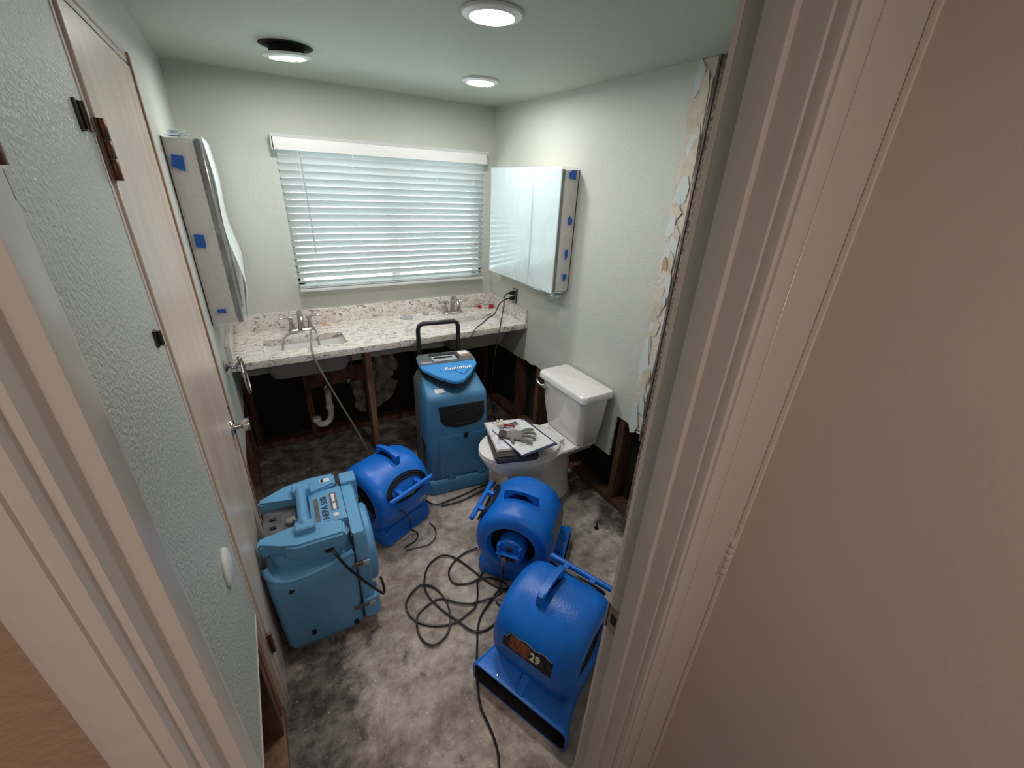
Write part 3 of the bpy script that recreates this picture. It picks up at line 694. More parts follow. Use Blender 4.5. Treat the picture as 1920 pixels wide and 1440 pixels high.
# ------------------------------------------------------------------ towel ring, bumper, brackets
tr = thing('towel_ring', 'nickel towel ring on the left wall in front of the counter', 'towel ring', (-W, -0.80, 0.965))
obj('rose', lathe(new(), [(.0, 0.0005), (.027, 0.0005), (.028, .004), (.022, .010), (.012, .014), (.008, .020)], (0, 0, 0), 'x', 28), 'nickel', tr)
obj('arm', tube(new(), [(.014, 0, 0), (.028, 0, -.012), (.042, 0, -.012), (.055, 0, .004), (.062, 0, .016)], [.008, .007, .006, .006, .007], 12, 5), 'nickel', tr)
r_ = new(); bmesh.ops.create_uvsphere(r_, u_segments=20, v_segments=12, radius=.0115); bmesh.ops.translate(r_, vec=(.063, 0, .026), verts=r_.verts); obj('ball', r_, 'nickel', tr)
obj('ring', tube(new(), [(.066+.010*(1-math.cos(a))/2, .078*math.sin(a), .014-.080*(1-math.cos(a))) for a in [2*PI*k/40 for k in range(41)]], .0048, 10), 'nickel', tr)
bmp = obj('wall_bumper', lathe(new(), [(.0, .0005), (.047, .0005), (.048, .005), (.043, .009), (.0, .0085)], (0, 0, 0), 'x', 36), 'white', loc=(-W, -1.965, 0.887)); tag(bmp, 'flat white round door bumper on the left wall', 'bumper')
def bracket(z, h, label):
    t = thing('hinge_plate', label, 'bracket', (-W, -1.882, z))
    obj('plate', box(new(), .0005, .005, -.009, .009, -h/2, h/2, .0015), 'darkmetal', t)
    obj('barrel', tube(new(), [(.008, .003, -h/2+.003), (.008, .003, h/2-.003)], .005, 10), 'darkmetal', t)
    obj('end_screw', tube(new(), [(.006, .006, -h/2+.001), (.014, .008, -h/2-.003)], .003, 8), 'chrome', t)
bracket(1.832, .046, 'upper dark metal plate screwed to the left wall beside the closet door')
bracket(1.450, .034, 'lower dark metal plate screwed to the left wall beside the closet door')

# ------------------------------------------------------------------ ceiling lights
def lamp(x, y, drop, tilt, label):
    t = thing('ceiling_light', label, 'light', (x, y, H-drop), group='round ceiling lights'); t.rotation_euler = tilt
    obj('trim_ring', lathe(new(), [(.066, -.012), (.068, -.014), (.090, -.008), (.094, -.001), (.094, 0), (.0, 0)], seg=48, caps=False), 'white', t)
    obj('lens', lathe(new(), [(.0665, -.009), (.0665, -.0125), (0, -.0128)], seg=40, caps=True), 'lens', t)
    if drop > .01:
        obj('housing', lathe(new(), [(.0655, -.0085), (.0655, drop*.95)], seg=32), 'void', t)
        obj('light_hole', lathe(new(), [(.100, -.0012), (.100, .0)], (x, y, H), seg=40), 'void', bpy.data.objects['ceiling'])
lamp(-1.325, -0.655, .028, (math.radians(3), math.radians(-4), 0), 'round ceiling light hanging slightly out of its dark hole, leftmost')
lamp(-0.853, -1.520, 0.001, (0, 0, 0), 'round ceiling light nearest the doorway, brightest and largest')
lamp(-0.462, -0.680, 0.001, (0, 0, 0), 'round ceiling light nearest the corner right of the window')

# ------------------------------------------------------------------ toilet
to = thing('toilet', 'white two-piece toilet against the right wall', 'toilet', (-0.012, -1.262, 0))
def tring(z, x0, x1, hw, bow, r=.03, n=6):
    pts = []
    base = rrect((x0-x1)/2, hw, r, n, (x0+x1)/2, 0)
    for x, y in base:
        f = (x0-x)/(x0-x1); pts.append((x-bow*(1-(y/hw)**2)*f, y, z))
    return pts
bm = new(); loft(bm, [tring(.395, -.03, -.150, .155, .02), tring(.405, -.02, -.165, .165, .025), tring(.55, -.012, -.185, .185, .03), tring(.715, -.008, -.200, .198, .035)])
obj('tank', bm, 'porc', to)
bm = new(); loft(bm, [tring(.708, -.002, -.210, .212, .038, .022), tring(.714, .0, -.216, .217, .040, .022), tring(.742, .0, -.216, .217, .040, .022), tring(.752, -.004, -.210, .211, .040, .02), tring(.755, -.012, -.200, .202, .038, .018)])
obj('tank_lid', bm, 'porc', to)
lv = obj('flush_lever', lathe(new(), [(.0, -.232), (.012, -.232), (.015, -.226), (.012, -.212), (.008, -.200)], (0, .150, .672), 'x', 16), 'chrome', to)
obj('lever_arm', tube(new(), [(-.226, .150, .672), (-.236, .165, .676), (-.238, .195, .684), (-.232, .212, .688)], [.006, .0065, .008, .006], 10, 4), 'chrome', lv)
def egg(z, cx_, front, back, hw, n=44, p=2.0):
    pts = []
    for k in range(n):
        a = 2*PI*k/n; c_, s_ = math.cos(a), math.sin(a)
        L_ = front if c_ > 0 else back
        pts.append((cx_-L_*(abs(c_)**(2/p))*(1 if c_ > 0 else -1), hw*s_, z))
    return pts
bm = new()
loft(bm, [egg(0, -.29, .22, .21, .115, p=2.4), egg(.03, -.29, .21, .20, .105, p=2.4), egg(.12, -.30, .20, .20, .10), egg(.22, -.34, .22, .24, .115), egg(.30, -.39, .27, .26, .150), egg(.365, -.42, .285, .24, .180), egg(.392, -.42, .29, .24, .188), egg(.398, -.42, .283, .235, .182)])
obj('bowl', bm, 'porc', to)
bm = new(); loft(bm, [tring(.30, -.03, -.26, .09, 0, .03), tring(.34, -.02, -.30, .13, 0, .03), tring(.385, -.012, -.30, .155, 0, .03), tring(.395, -.015, -.29, .15, 0, .03)]); obj('tank_deck', bm, 'porc', to)
bm = new(); loft(bm, [egg(.399, -.435, .282, .200, .184), egg(.402, -.435, .287, .205, .189), egg(.412, -.435, .287, .205, .189), egg(.416, -.435, .280, .20, .182)]); obj('seat', bm, 'porc', to)
bm = new(); loft(bm, [egg(.418, -.435, .282, .205, .186), egg(.422, -.435, .287, .208, .190), egg(.431, -.435, .285, .206, .188), egg(.437, -.435, .262, .195, .170), egg(.439, -.435, .12, .12, .08)]); obj('seat_lid', bm, 'porc', to)
for s in (-1, 1): obj('seat_hinge', tube(new(), [(-.232, s*.075-.02, .425), (-.232, s*.075+.02, .425)], .011, 12), 'porc', to)
for s in (-1, 1): obj('bolt_cap', lathe(new(), [(.014, .0), (.013, .01), (.006, .016), (0, .017)], (-.26, s*.125, .0), seg=14), 'porc', to)

# things on the toilet lid
zl = .4395
def slab(name, quad, z0, z1, m, label, cat, bev=.002, extra=None):
    cxq = sum(p[0] for p in quad)/4; cyq = sum(p[1] for p in quad)/4
    bm = new(); loft(bm, [[(x-cxq, y-cyq, 0) for x, y in quad], [(x-cxq, y-cyq, z1-z0) for x, y in quad]])
    if bev: bmesh.ops.bevel(bm, geom=list(bm.edges), offset=bev, segments=2, affect='EDGES')
    if extra: 
        t = thing(name, label, cat, (cxq, cyq, z0)); obj(extra, bm, m, t); return t, (cxq, cyq)
    o = obj(name, bm, m, loc=(cxq, cyq, z0)); tag(o, label, cat); return o, (cxq, cyq)
def rq(cx_, cy_, a, hx, hy):
    a = math.radians(a); c_, s_ = math.cos(a), math.sin(a)
    return [(cx_+x*c_-y*s_, cy_+x*s_+y*c_) for x, y in ((hx, hy), (-hx, hy), (-hx, -hy), (hx, -hy))]
t, q = slab('tool_case', rq(-.567, -1.313, 72.7, .128, .116), zl, zl+.044, 'case', 'dark brown zipped case lying under the papers on the toilet lid', 'case', .009, 'case_body')
cz_ = [(x-q[0], y-q[1], .024) for x, y in rq(-.567, -1.313, 72.7, .1288, .1168)]
obj('zip', tube(new(), cz_+[cz_[0]], .0015, 6), 'grey', t)
slab('folder', rq(-.540, -1.240, 75.8, .150, .116), zl+.0445, zl+.050, 'board', 'pinkish brown folder between the dark case and the sheet stack', 'folder')
slab('paper_stack', rq(-.540, -1.238, 75.8, .143, .109), zl+.0505, zl+.054, 'paper', 'stack of printed sheets on the pinkish folder', 'paper', .0005)
CX, CY, CA = -.490, -1.312, 93
cb, q = slab('clipboard', rq(CX, CY, CA, .150, .119), zl+.0545, zl+.0585, 'navy', 'navy clipboard with a printed form on top of the sheet stack', 'clipboard', .001, 'board')
bm = new(); loft(bm, [[(x-q[0], y-q[1], .0042) for x, y in rq(CX-.004, CY+.008, CA+1, .141, .110)], [(x-q[0], y-q[1], .0052) for x, y in rq(CX-.004, CY+.008, CA+1, .141, .110)]]); pf = obj('form_sheet', bm, 'label', cb, False)
for k in range(13):
    w_ = R.uniform(.04, .09); yy = .085-.0135*k
    a = math.radians(3); c_, s_ = math.cos(a), math.sin(a)
    def tr_(x, y): return (x*c_-y*s_-.004, x*s_+y*c_+.008)
    p4 = [tr_(x, y) for x, y in ((w_, yy-.002), (-w_, yy-.002), (-w_, yy+.002), (w_, yy+.002))]
    bm = new(); loft(bm, [[(x, y, .0053) for x, y in p4], [(x, y, .0055) for x, y in p4]]); o = obj('print_line', bm, 'silver', pf, False)
mtx = Matrix.Rotation(math.radians(CA), 4, 'Z')
obj('clip', box(new(), .115, .150, -.045, .045, .005, .013, .003, 2, mtx), 'chrome', cb)
# glove
gz = zl+.0665
gl = thing('work_glove', 'grey knit work glove lying palm down on the clipboard', 'glove', (-.540, -1.290, gz)); 
bm = new(); ga = math.radians(-38)
def gp(l): return [(x*math.cos(ga)-y*math.sin(ga), x*math.sin(ga)+y*math.cos(ga), z) for x, y, z in l]
rings = []
for x, hw_, hz_ in ((-.045, .030, .013), (-.02, .036, .015), (.01, .041, .016), (.035, .041, .014), (.045, .036, .010)):
    rings.append(gp([(x, 1.08*hw_*math.cos(2*PI*k/20), hz_*.4+hz_*math.sin(2*PI*k/20)*.8) for k in range(20)]))
loft(bm, rings)
for y0_, y1_, L_, dz_ in ((.036, .076, .056, .006), (.012, .034, .074, .010), (-.012, -.014, .074, .008), (-.036, -.064, .060, .004)):
    tube(bm, gp([(.028, y0_*.9, .006), (.045+.3*L_, y0_+(y1_-y0_)*.4, .010+dz_), (.045+.7*L_, y0_+(y1_-y0_)*.8, .008+dz_*.5), (.045+L_, y1_, .002)]), [.0090, .0088, .0086, .0078, .0050], 12, 4)
tube(bm, gp([(-.020, -.020, .004), (-.012, -.042, .010), (-.004, -.060, .006), (.004, -.074, -.002)]), [.011, .0105, .0100, .0090, .0055], 12, 4)
o = obj('hand', bm, 'glove', gl); md = o.modifiers.new('remesh', 'REMESH'); md.mode = 'VOXEL'; md.voxel_size = .0022; md.use_smooth_shade = True
sm_ = o.modifiers.new('smooth', 'SMOOTH'); sm_.iterations = 3
rings = []
for x, hw_, hz_ in ((-.088, .034, .014), (-.070, .033, .015), (-.050, .0315, .014), (-.043, .031, .013)):
    rings.append(gp([(x, hw_*math.cos(2*PI*k/20), hz_*.35+hz_*math.sin(2*PI*k/20)*.8) for k in range(20)]))
obj('cuff', loft(new(), rings), 'cuff', gl)
kt = thing('keys', 'cream keys on a red strap lying above the glove', 'keys', (-.560, -1.165, gz+.002))
bm = new()
for i in range(9):
    a = i*.9; r = bmesh.ops.create_icosphere(bm, subdivisions=2, radius=R.uniform(.008, .013)); bmesh.ops.translate(bm, vec=(.026*math.cos(a)*(i % 3)/2, .022*math.sin(a), .008+.006*(i % 3)), verts=r['verts'])
obj('charm', bm, 'bone', kt)
obj('split_ring', tube(new(), [(-.020+.013*math.cos(2*PI*k/20), .030+.013*math.sin(2*PI*k/20), .010) for k in range(21)], .0016, 6), 'chrome', kt)
obj('strap', tube(new(), [(.0, -.005, .004), (.025, -.02, .012), (.045, -.045, .014), (.060, -.060, .010)], .0065, 8, 5), 'red', kt)

# ------------------------------------------------------------------ air movers
def air_mover(loc, yaw, label, num=False):
    t = thing('air_mover', label, 'fan', loc, math.radians(yaw), group=None)
    CZ = .232; RR = .192; N = 56; HWD = .172
    def outline(sc_, y, zmin=.045):
        pts = []
        for k in range(N):
            a = 2*PI*k/N+PI/2
            x = RR*math.cos(a)*sc_; z = CZ+RR*math.sin(a)*sc_
            pts.append((x, y, z))
        return pts
    prof = [(.56, -HWD+.030), (.585, -HWD+.012), (.63, -HWD+.002), (.70, -HWD), (.84, -HWD+.004), (.925, -HWD+.018), (.98, -HWD+.042), (1.0, -HWD+.072), (1.0, HWD-.072), (.98, HWD-.042), (.925, HWD-.018), (.84, HWD-.004), (.70, HWD), (.63, HWD-.002), (.585, HWD-.012), (.56, HWD-.03)]
    bm = new(); loft(bm, [outline(s_, y) for s_, y in prof], False, False)
    dr = obj('housing', bm, 'ablue', t)
    for s_ in (-1, 1):
        bm = lathe(new(), [(.109, s_*(HWD-.030)), (.107, s_*(HWD-.055)), (.0, s_*(HWD-.06))], (0, 0, CZ), 'y', 40, False); obj('intake', bm, 'void', dr)
        if s_ > 0:
            bm = new()
            for k in range(1, 6): tube(bm, [(.109*k/6*math.cos(2*PI*j/32), HWD-.018, CZ+.109*k/6*math.sin(2*PI*j/32)) for j in range(33)], .0018, 5)
            for k in range(4): 
                a = PI*k/4; tube(bm, [(-.110*math.cos(a), HWD-.017, CZ-.110*math.sin(a)), (.110*math.cos(a), HWD-.017, CZ+.110*math.sin(a))], .002, 5)
            obj('intake_guard', bm, 'black', dr)
    # base skid and outlet duct
    bm = new()
    sec = lambda x, z0, z1, hw_, r: [(x, y, z) for y, z in rrect(hw_, (z1-z0)/2, r, 4, 0, (z0+z1)/2)]
    X = [(-.150, .03, .105, .135, .02), (-.165, .012, .095, .150, .025), (-.150, .0, .10, .160, .02), (-.05, .0, .13, .165, .03), (.06, .0, .155, .168, .035), (.13, .0, .150, .175, .035), (.185, .0, .128, .190, .03), (.215, .002, .116, .203, .028), (.233, .004, .113, .207, .026)]
    XI = [(.233, .014, .103, .197, .02), (.215, .014, .103, .190, .02), (.15, .02, .10, .165, .02), (.12, .03, .09, .155, .015)]
    loft(bm, [sec(*a) for a in X]+[sec(*XI[0])], True, False)
    obj('outlet_duct', bm, 'ablue', t)
    bm = new(); loft(bm, [sec(*a) for a in XI], False, True); obj('outlet_mouth', bm, 'void', t)
    bm = new()
    for k in range(6): box(bm, .205, .208, -.17+.068*k-.001, -.17+.068*k+.001, .018, .096)
    for k in range(3): box(bm, .206, .209, -.19, .19, .035+.022*k, .037+.022*k)
    obj('outlet_grille', bm, 'black', t, False)
    bm = new(); tube(bm, [(.170, .03, .152), (.205, .03, .124), (.238, .03, .113)], .001, 6)
    bm.free(); bm = new(); prism(bm, [(.12, .140), (.16, .170), (.226, .120), (.226, .110)], 'xz', -.014, .014); obj('duct_strap', bm, 'ablue', t)
    for y in (-.10, .06): obj('screw', lathe(new(), [(.004, .110), (.004, .1135), (0, .114)], (.219, y, 0.004), seg=10), 'chrome', t)
    # top handle: a ribbed bridge running across the drum
    bm = new(); n = 16; A0, A1 = math.radians(117), math.radians(63)
    outer, inner = [], []
    for k in range(n+1):
        a = A0+(A1-A0)*k/n; f = math.sin(PI*k/n); ro = RR-.006+.052*min(1, f*2.6)
        outer.append((ro*math.cos(a), CZ+ro*math.sin(a)))
    for k in range(n+1):
        a = A1+(A0-A1)*(k/n); u = k/n; f = max(0, min(1, (u-.17)*9, (.83-u)*9)); ri = RR-.008+.034*f+(.0025*math.sin(u*28) if f > .9 else 0)
        inner.append((ri*math.cos(a), CZ+ri*math.sin(a)))
    prism(bm, outer+inner, 'xz', -.042, -.016)
    bmesh.ops.bevel(bm, geom=[e for e in bm.edges if abs(e.verts[0].co.y-e.verts[1].co.y) < 1e-5], offset=.004, segments=2, affect='EDGES')
    obj('carry_handle', bm, 'ablue', dr, True, 50)
    # cord wrap bar on the back with wound cord
    bxp, bz = -RR-.018, .325
    bar = obj('cord_wrap_bar', tube(new(), [(bxp, -.142, bz), (bxp, -.138, bz), (bxp, .138, bz), (bxp, .142, bz)], [.009, .0125, .0125, .009], 14), 'ablue', t)
    for y in (-.06, .06): obj('bar_post', box(new(), bxp, -RR+.03, y-.012, y+.012, bz-.01, bz+.01, .003), 'ablue', bar)
    bm = new()
    for q_ in range(5):
        a_, b_ = .100+.006*q_, .036+.005*q_
        tube(bm, [(-math.sqrt(max(1e-4, (RR+.007+.003*(q_ % 2))**2-(bz+b_*math.sin(2*PI*j/36)-CZ)**2)), a_*math.cos(2*PI*j/36), bz+b_*math.sin(2*PI*j/36)) for j in range(37)], .0038, 6)
    o = obj('wound_cord', bm, 'cable', t); o['kind'] = 'stuff'
    # motor pod on the -y end
    yb_ = -HWD-.002
    pod = obj('motor_pod', lathe(new(), [(.0, -HWD+.055), (.070, -HWD+.052), (.070, yb_), (.064, yb_-.010), (.050, yb_-.014), (0, yb_-.014)], (0, 0, CZ-.006), 'y', 36), 'ablue', t)
    obj('switch_box', box(new(), -.052, .052, yb_-.034, yb_-.005, CZ-.038, CZ-.006, .004), 'ablue', pod)
    for s_ in (-1, 1): obj('side_rib', box(new(), s_*.050-.007, s_*.050+.007, yb_-.030, yb_-.004, CZ-.010, CZ+.042, .003), 'ablue', pod)
    obj('shelf', box(new(), -.060, .060, yb_-.036, yb_-.006, CZ-.010, CZ-.004, .002), 'ablue', pod)
    obj('socket', box(new(), -.034, .034, yb_-.036, yb_-.033, CZ-.034, CZ-.012, .001), 'black', pod)
    obj('switch', box(new(), -.014, .014, yb_-.022, yb_-.012, CZ+.008, CZ+.028, .002), 'black', pod)
    # worn sticker round the front of the drum
    bm = new(); rows = []
    nn = 20
    for k in range(nn+1):
        y = -.105+.20*k/nn; a0 = math.radians(9+.5*math.sin(k*2.1)); a1 = math.radians(27+1.0*math.sin(k*.9)-(7 if k < 2 else 0))
        rows.append([((RR+.0012)*math.cos(a0+(a1-a0)*j/6), y, CZ+(RR+.0012)*math.sin(a0+(a1-a0)*j/6)) for j in range(7)])
    loft(bm, rows, closed=False); bmesh.ops.solidify(bm, geom=bm.faces[:], thickness=-.0006)
    st = obj('sticker', bm, 'silver' if not num else 'sticker', dr)
    if num:
        a = math.radians(17.5); p = Vector(((RR+.0022)*math.cos(a), 0, CZ+(RR+.0022)*math.sin(a)))
        text('lettering', '29', .040, 'bone', st, frame(p+Vector((0, .028, 0.0005)), (0, 1, 0), (-math.sin(a), 0, math.cos(a))), bold=.0012)
        bm = new(); rows = []
        for k in range(9):
            y = -.078+.082*k/8; a0 = math.radians(11+1.2*math.sin(k*1.9)); a1 = math.radians(25.5)
            rows.append([((RR+.0020)*math.cos(a0+(a1-a0)*j/5), y, CZ+(RR+.0020)*math.sin(a0+(a1-a0)*j/5)) for j in range(6)])
        loft(bm, rows, closed=False); obj('print_patch', bm, 'rust', st)
        bm = new(); rows = []
        for k in range(17):
            y = -.104+.196*k/16; a1 = math.radians(27.2+1.0*math.sin(k*1.1)-(6 if k < 2 else 0))
            rows.append([((RR+.0022)*math.cos(a1+q), y, CZ+(RR+.0022)*math.sin(a1+q)) for q in (-.012, .004)])
        loft(bm, rows, closed=False); obj('peeled_edge', bm, 'silver', st)
    obj('rating_label', box(new(), .150, .172, -.115, -.065, .1515, .1525, 0, 1, Matrix.Translation((0, 0, 0))), 'label', t, False).matrix_local = Matrix.Translation((.16, 0, .151)) @ Matrix.Rotation(math.radians(28), 4, 'Y') @ Matrix.Translation((-.16, 0, -.149))
    # label on the back
    lb = obj('warning_label', box(new(), -.001, .001, .080, .125, -.010, .012), 'silver', dr, False)
    a = math.radians(190); lb.matrix_local = Matrix.Translation(((RR+.001)*math.cos(a)*.99, -.19, CZ+RR*math.sin(a))) 
    lb.location.x = -RR*math.cos(math.radians(12))-.0005; lb.location.z = CZ-.035; lb.rotation_euler = (0, math.radians(-12), 0)
    # rubber feet
    for x in (-.12, .19):
        for y in (-.12, .12): obj('foot', lathe(new(), [(.012, -.0005), (.014, .004), (.012, .01)], (x, y, 0), seg=14), 'black', t)
    return t
am1 = air_mover((-1.205, -1.050, .001), 113.6, 'blue air mover fan between the boxy machine and the tall dehumidifier')
am2 = air_mover((-0.700, -1.640, .001), -48.7, 'blue air mover fan in front of the toilet, round motor end facing the door')
am3 = air_mover((-0.872, -2.148, .001), -156.4, 'blue air mover fan nearest the doorway with a torn 29 sticker', True)
# cords of the fans
PA = [(-0.786, -1.621), (-0.804, -1.641), (-0.869, -1.703), (-0.938, -1.757), (-1.005, -1.769), (-1.035, -1.765), (-1.091, -1.728), (-1.141, -1.675), (-1.189, -1.667), (-1.257, -1.689), (-1.28, -1.721), (-1.293, -1.778), (-1.282, -1.835), (-1.247, -1.863), (-1.192, -1.845), (-1.156, -1.801), (-1.135, -1.745), (-1.131, -1.675), (-1.153, -1.6), (-1.2, -1.56), (-1.258, -1.58), (-1.296, -1.62), (-1.3, -1.676), (-1.273, -1.735), (-1.215, -1.784), (-1.139, -1.811), (-1.074, -1.802), (-1.023, -1.784), (-0.986, -1.731), (-0.958, -1.675), (-0.90, -1.63)]
PB = [(-0.863, -1.486), (-0.948, -1.487), (-1.026, -1.519), (-1.063, -1.569), (-1.057, -1.627), (-0.995, -1.661), (-0.941, -1.664), (-0.878, -1.698), (-0.845, -1.744), (-0.847, -1.776), (-0.883, -1.749), (-0.923, -1.674), (-0.946, -1.606), (-0.983, -1.513), (-1.027, -1.455), (-1.08, -1.444), (-1.145, -1.482), (-1.189, -1.567), (-1.19, -1.642), (-1.163, -1.729), (-1.127, -1.806), (-1.097, -1.872), (-1.07, -1.898), (-1.034, -1.907), (-0.976, -1.896), (-0.921, -1.864), (-0.93, -1.81)]
PD = [(-0.857, -1.783), (-0.894, -1.769), (-0.955, -1.798), (-1.017, -1.834), (-1.058, -1.878), (-1.098, -1.949), (-1.137, -2.023), (-1.168, -2.093), (-1.19, -2.162), (-1.191, -2.222), (-1.193, -2.271), (-1.203, -2.319), (-1.217, -2.35), (-1.24, -2.45)]
def zz(l, ph): return [(x, y, .005+.006*(0.5+0.5*math.sin(i*.9+ph))) for i, (x, y) in enumerate(l)]
am2m = Matrix.Translation((-0.700, -1.640, 0)) @ Matrix.Rotation(math.radians(-48.7), 4, 'Z')
pl = am2m @ Vector((-.015, -.225, .208)); pl2 = am2m @ Vector((-.02, -.245, .14))
la = [tuple(pl), tuple(pl2), (-0.86, -1.80, .06)]+zz(PA[3:], 0)
la = [tuple(pl), tuple(pl+Vector((-.008, -.012, -.03))), (pl.x-.025, pl.y-.02, .10), (-0.90, -1.80, .03)]+zz(PA[4:], 0)
t = cord('extension_cord', la, .0045, 'black extension cord plugged into the fan in front of the toilet, looping on the floor')
obj('plug', tube(new(), [(.002, .012, .012), (.001, .006, .006), (-.001, -.002, -.008), (-.004, -.008, -.024)], [.013, .0145, .012, .006], 12), 'grey', t)
cord('power_cord', zz(PB, 1.7), .0045, 'black fan cord making the wide coil left of the fan by the toilet')
cord('power_cord', zz(PD, .5), .0045, 'black cord running from the coil past the nearest fan mouth to the doorway')
a1 = Matrix.Translation((-1.195, -1.055, 0)) @ Matrix.Rotation(math.radians(113.6), 4, 'Z')
lc = [tuple(a1 @ Vector(p)) for p in ((-.215, .10, .26), (-.212, .06, .20), (-.20, .03, .12), (-.182, 0.02, .05), (-.20, -.01, .008), (-.23, .03, .006), (-.22, .10, .006))]
cord('power_cord', lc, .004, 'black cord hanging down the back of the fan beside the boxy machine')
cord('power_cord', zz([(-0.945, -0.93), (-0.975, -1.0), (-0.93, -1.075), (-0.83, -1.075), (-0.72, -1.065), (-0.62, -1.045), (-0.52, -1.05), (-0.56, -1.085), (-0.68, -1.10), (-0.80, -1.115), (-0.91, -1.10)], 0), .004, 'black cord bundle on the floor in front of the tall dehumidifier')
cord('power_cord', zz([(-1.02, -1.19), (-1.01, -1.25), (-1.03, -1.31), (-1.08, -1.34), (-1.14, -1.33), (-1.20, -1.32)], 0), .003, 'thin black cord on the floor in front of the fan beside the boxy machine')

# ------------------------------------------------------------------ tall dehumidifier
dh = thing('dehumidifier', 'tall slate blue dehumidifier with black pull handle in front of the vanity', 'dehumidifier', (-0.712, -0.782, .001), math.radians(-7.7))
bm = new()
def dr_(z, hx, y0, y1, r): return [(x, y, z) for x, y in rrect(hx, (y1-y0)/2, r, 6, 0, (y0+y1)/2)]
loft(bm, [dr_(.025, .190, -.200, .02, .04), dr_(.035, .196, -.208, .02, .04), dr_(.36, .189, -.202, .02, .035), dr_(.40, .187, -.204, .02, .035), dr_(.635, .182, -.203, .02, .035), dr_(.658, .179, -.196, .02, .04), (dr_(.672, .172, -.176, .02, .04)), dr_(.705, .165, -.06, .02, .03), dr_(.715, .155, .0, .02, .008)])
obj('front_shell', bm, 'dblue', dh)
bm = new(); loft(bm, [dr_(.05, .185, .0, .195, .04), dr_(.64, .186, .0, .190, .04), dr_(.68, .172, .0, .175, .04), dr_(.71, .15, .0, .15, .04)]); obj('rear_shell', bm, 'grey', dh)
bm = new(); loft(bm, [dr_(.0, .200, -.222, .06, .05), dr_(.010, .208, -.232, .06, .05), dr_(.075, .208, -.228, .06, .05), dr_(.092, .200, -.215, .06, .045), dr_(.096, .19, -.20, .06, .04)]); obj('base_tray', bm, 'dblue', dh)
# lid (shield-shaped, sloping to the front)
lid_poly = [(-.150, .135), (.150, .135), (.170, .110), (.172, .02), (.165, -.04), (.10, -.135), (.035, -.205), (0, -.215), (-.035, -.205), (-.10, -.135), (-.165, -.04), (-.172, .02), (-.170, .110)]
def slope(y): return .752+(y+.215)/.35*.040
def lidprism(poly, a, b, name, m, par, bev=.004):
    bm = new(); P2 = poly
    loft(bm, [[(x, y, slope(y)+a) for x, y in P2], [(x, y, slope(y)+b) for x, y in P2]])
    if bev: bmesh.ops.bevel(bm, geom=list(bm.edges), offset=bev, segments=2, affect='EDGES')
    return obj(name, bm, m, par)
def scl(poly, k): return [(x*k, (y+.04)*k-.04) for x, y in poly]
lidprism(scl(lid_poly, .97), -.046, -.016, 'lid_rim', 'black', dh)
lid = lidprism(lid_poly, -.016, .004, 'lid', 'lblue', dh)
rear = [(-.148, .132), (.148, .132), (.166, .108), (.171, .002), (-.170, .002), (-.166, .108)]
lidprism(rear, .0042, .0062, 'control_panel', 'grey', lid, .001)
lidprism([(-.095, .122), (.078, .122), (.078, .020), (-.095, .090)], .0062, .0072, 'screen_shade', 'black', lid, 0)
lidprism([(-.085, .084), (.060, .084), (.066, .022), (-.080, .022)], .0074, .0090, 'screen', 'silver', lid, .0005)
lidprism([(-.075, .072), (.040, .072), (.040, .052), (-.075, .052)], .0090, .0094, 'screen_glass', 'void', lid, 0)
obj('panel_button', lathe(new(), [(.010, .0), (.010, .006), (.007, .009), (0, .009)], (-.005, .108, slope(.108)+.0065), seg=18), 'grey', lid)
lidprism([(.090, .124), (.148, .124), (.160, .060), (.098, .060)], .0064, .0076, 'info_sticker', 'label', lid, 0)
lidprism([(.098, .080), (.156, .080), (.160, .062), (.099, .062)], .0076, .0080, 'sticker_band', 'orange', lid, 0)
lidprism([(-.155, .030), (-.095, .030), (-.095, .016), (-.155, .016)], .0064, .0070, 'panel_print', 'silver', lid, 0)
lidprism([(.002, -.092), (.106, -.092), (.054, -.155)], .0042, .0050, 'logo_triangle', 'txt_dark', lid, 0)
lidprism([(.014, -.098), (.094, -.098), (.054, -.146)], .0050, .0056, 'logo_face', 'logo', lid, 0)
lidprism([(-.055, -.050), (.125, -.050), (.142, -.075), (.125, -.098), (-.055, -.098), (-.072, -.075)], .0042, .0056, 'logo_band', 'logo', lid, 0)
fy = (0, 1, (slope(.1)-slope(0))/.1)
text('lettering', 'Evolution', .043, 'txt_dark', lid, frame((.041, -.074, slope(-.074)+.0058), (1, 0, 0), fy), bold=.0022, shear=.15)
text('lettering', 'Evolution', .043, 'txt_white', lid, frame((.039, -.073, slope(-.074)+.0068), (1, 0, 0), fy), bold=.0008, shear=.15)
# front grille, with the fan ring behind
def fp(name, poly, y, m, par, th=.003, bev=0):
    bm = new(); prism(bm, poly, 'xz', y-th, y)
    if bev: bmesh.ops.bevel(bm, geom=list(bm.edges), offset=bev, segments=2, affect='EDGES')
    return obj(name, bm, m, par)
gpoly = [(-.118, .603), (.158, .603), (.162, .530), (.142, .482), (.10, .460), (.03, .450), (-.03, .453), (-.080, .470), (-.108, .508)]
gr = fp('air_grille', gpoly, -.2035, 'black', dh, .004, .0015)
fp('fan_void', [(x*.93+.002, .525+(z-.525)*.9) for x, z in gpoly], -.2072, 'void', gr, .0008)
obj('fan_ring', tube(new(), [(.03+.105*math.cos(2*PI*k/40), -.2085, .523+.050*math.sin(2*PI*k/40)) for k in range(41)], .003, 8), 'black', gr)
obj('fan_strut', tube(new(), [(.03, -.2085, .473), (.03, -.2085, .573)], .003, 8), 'black', gr)
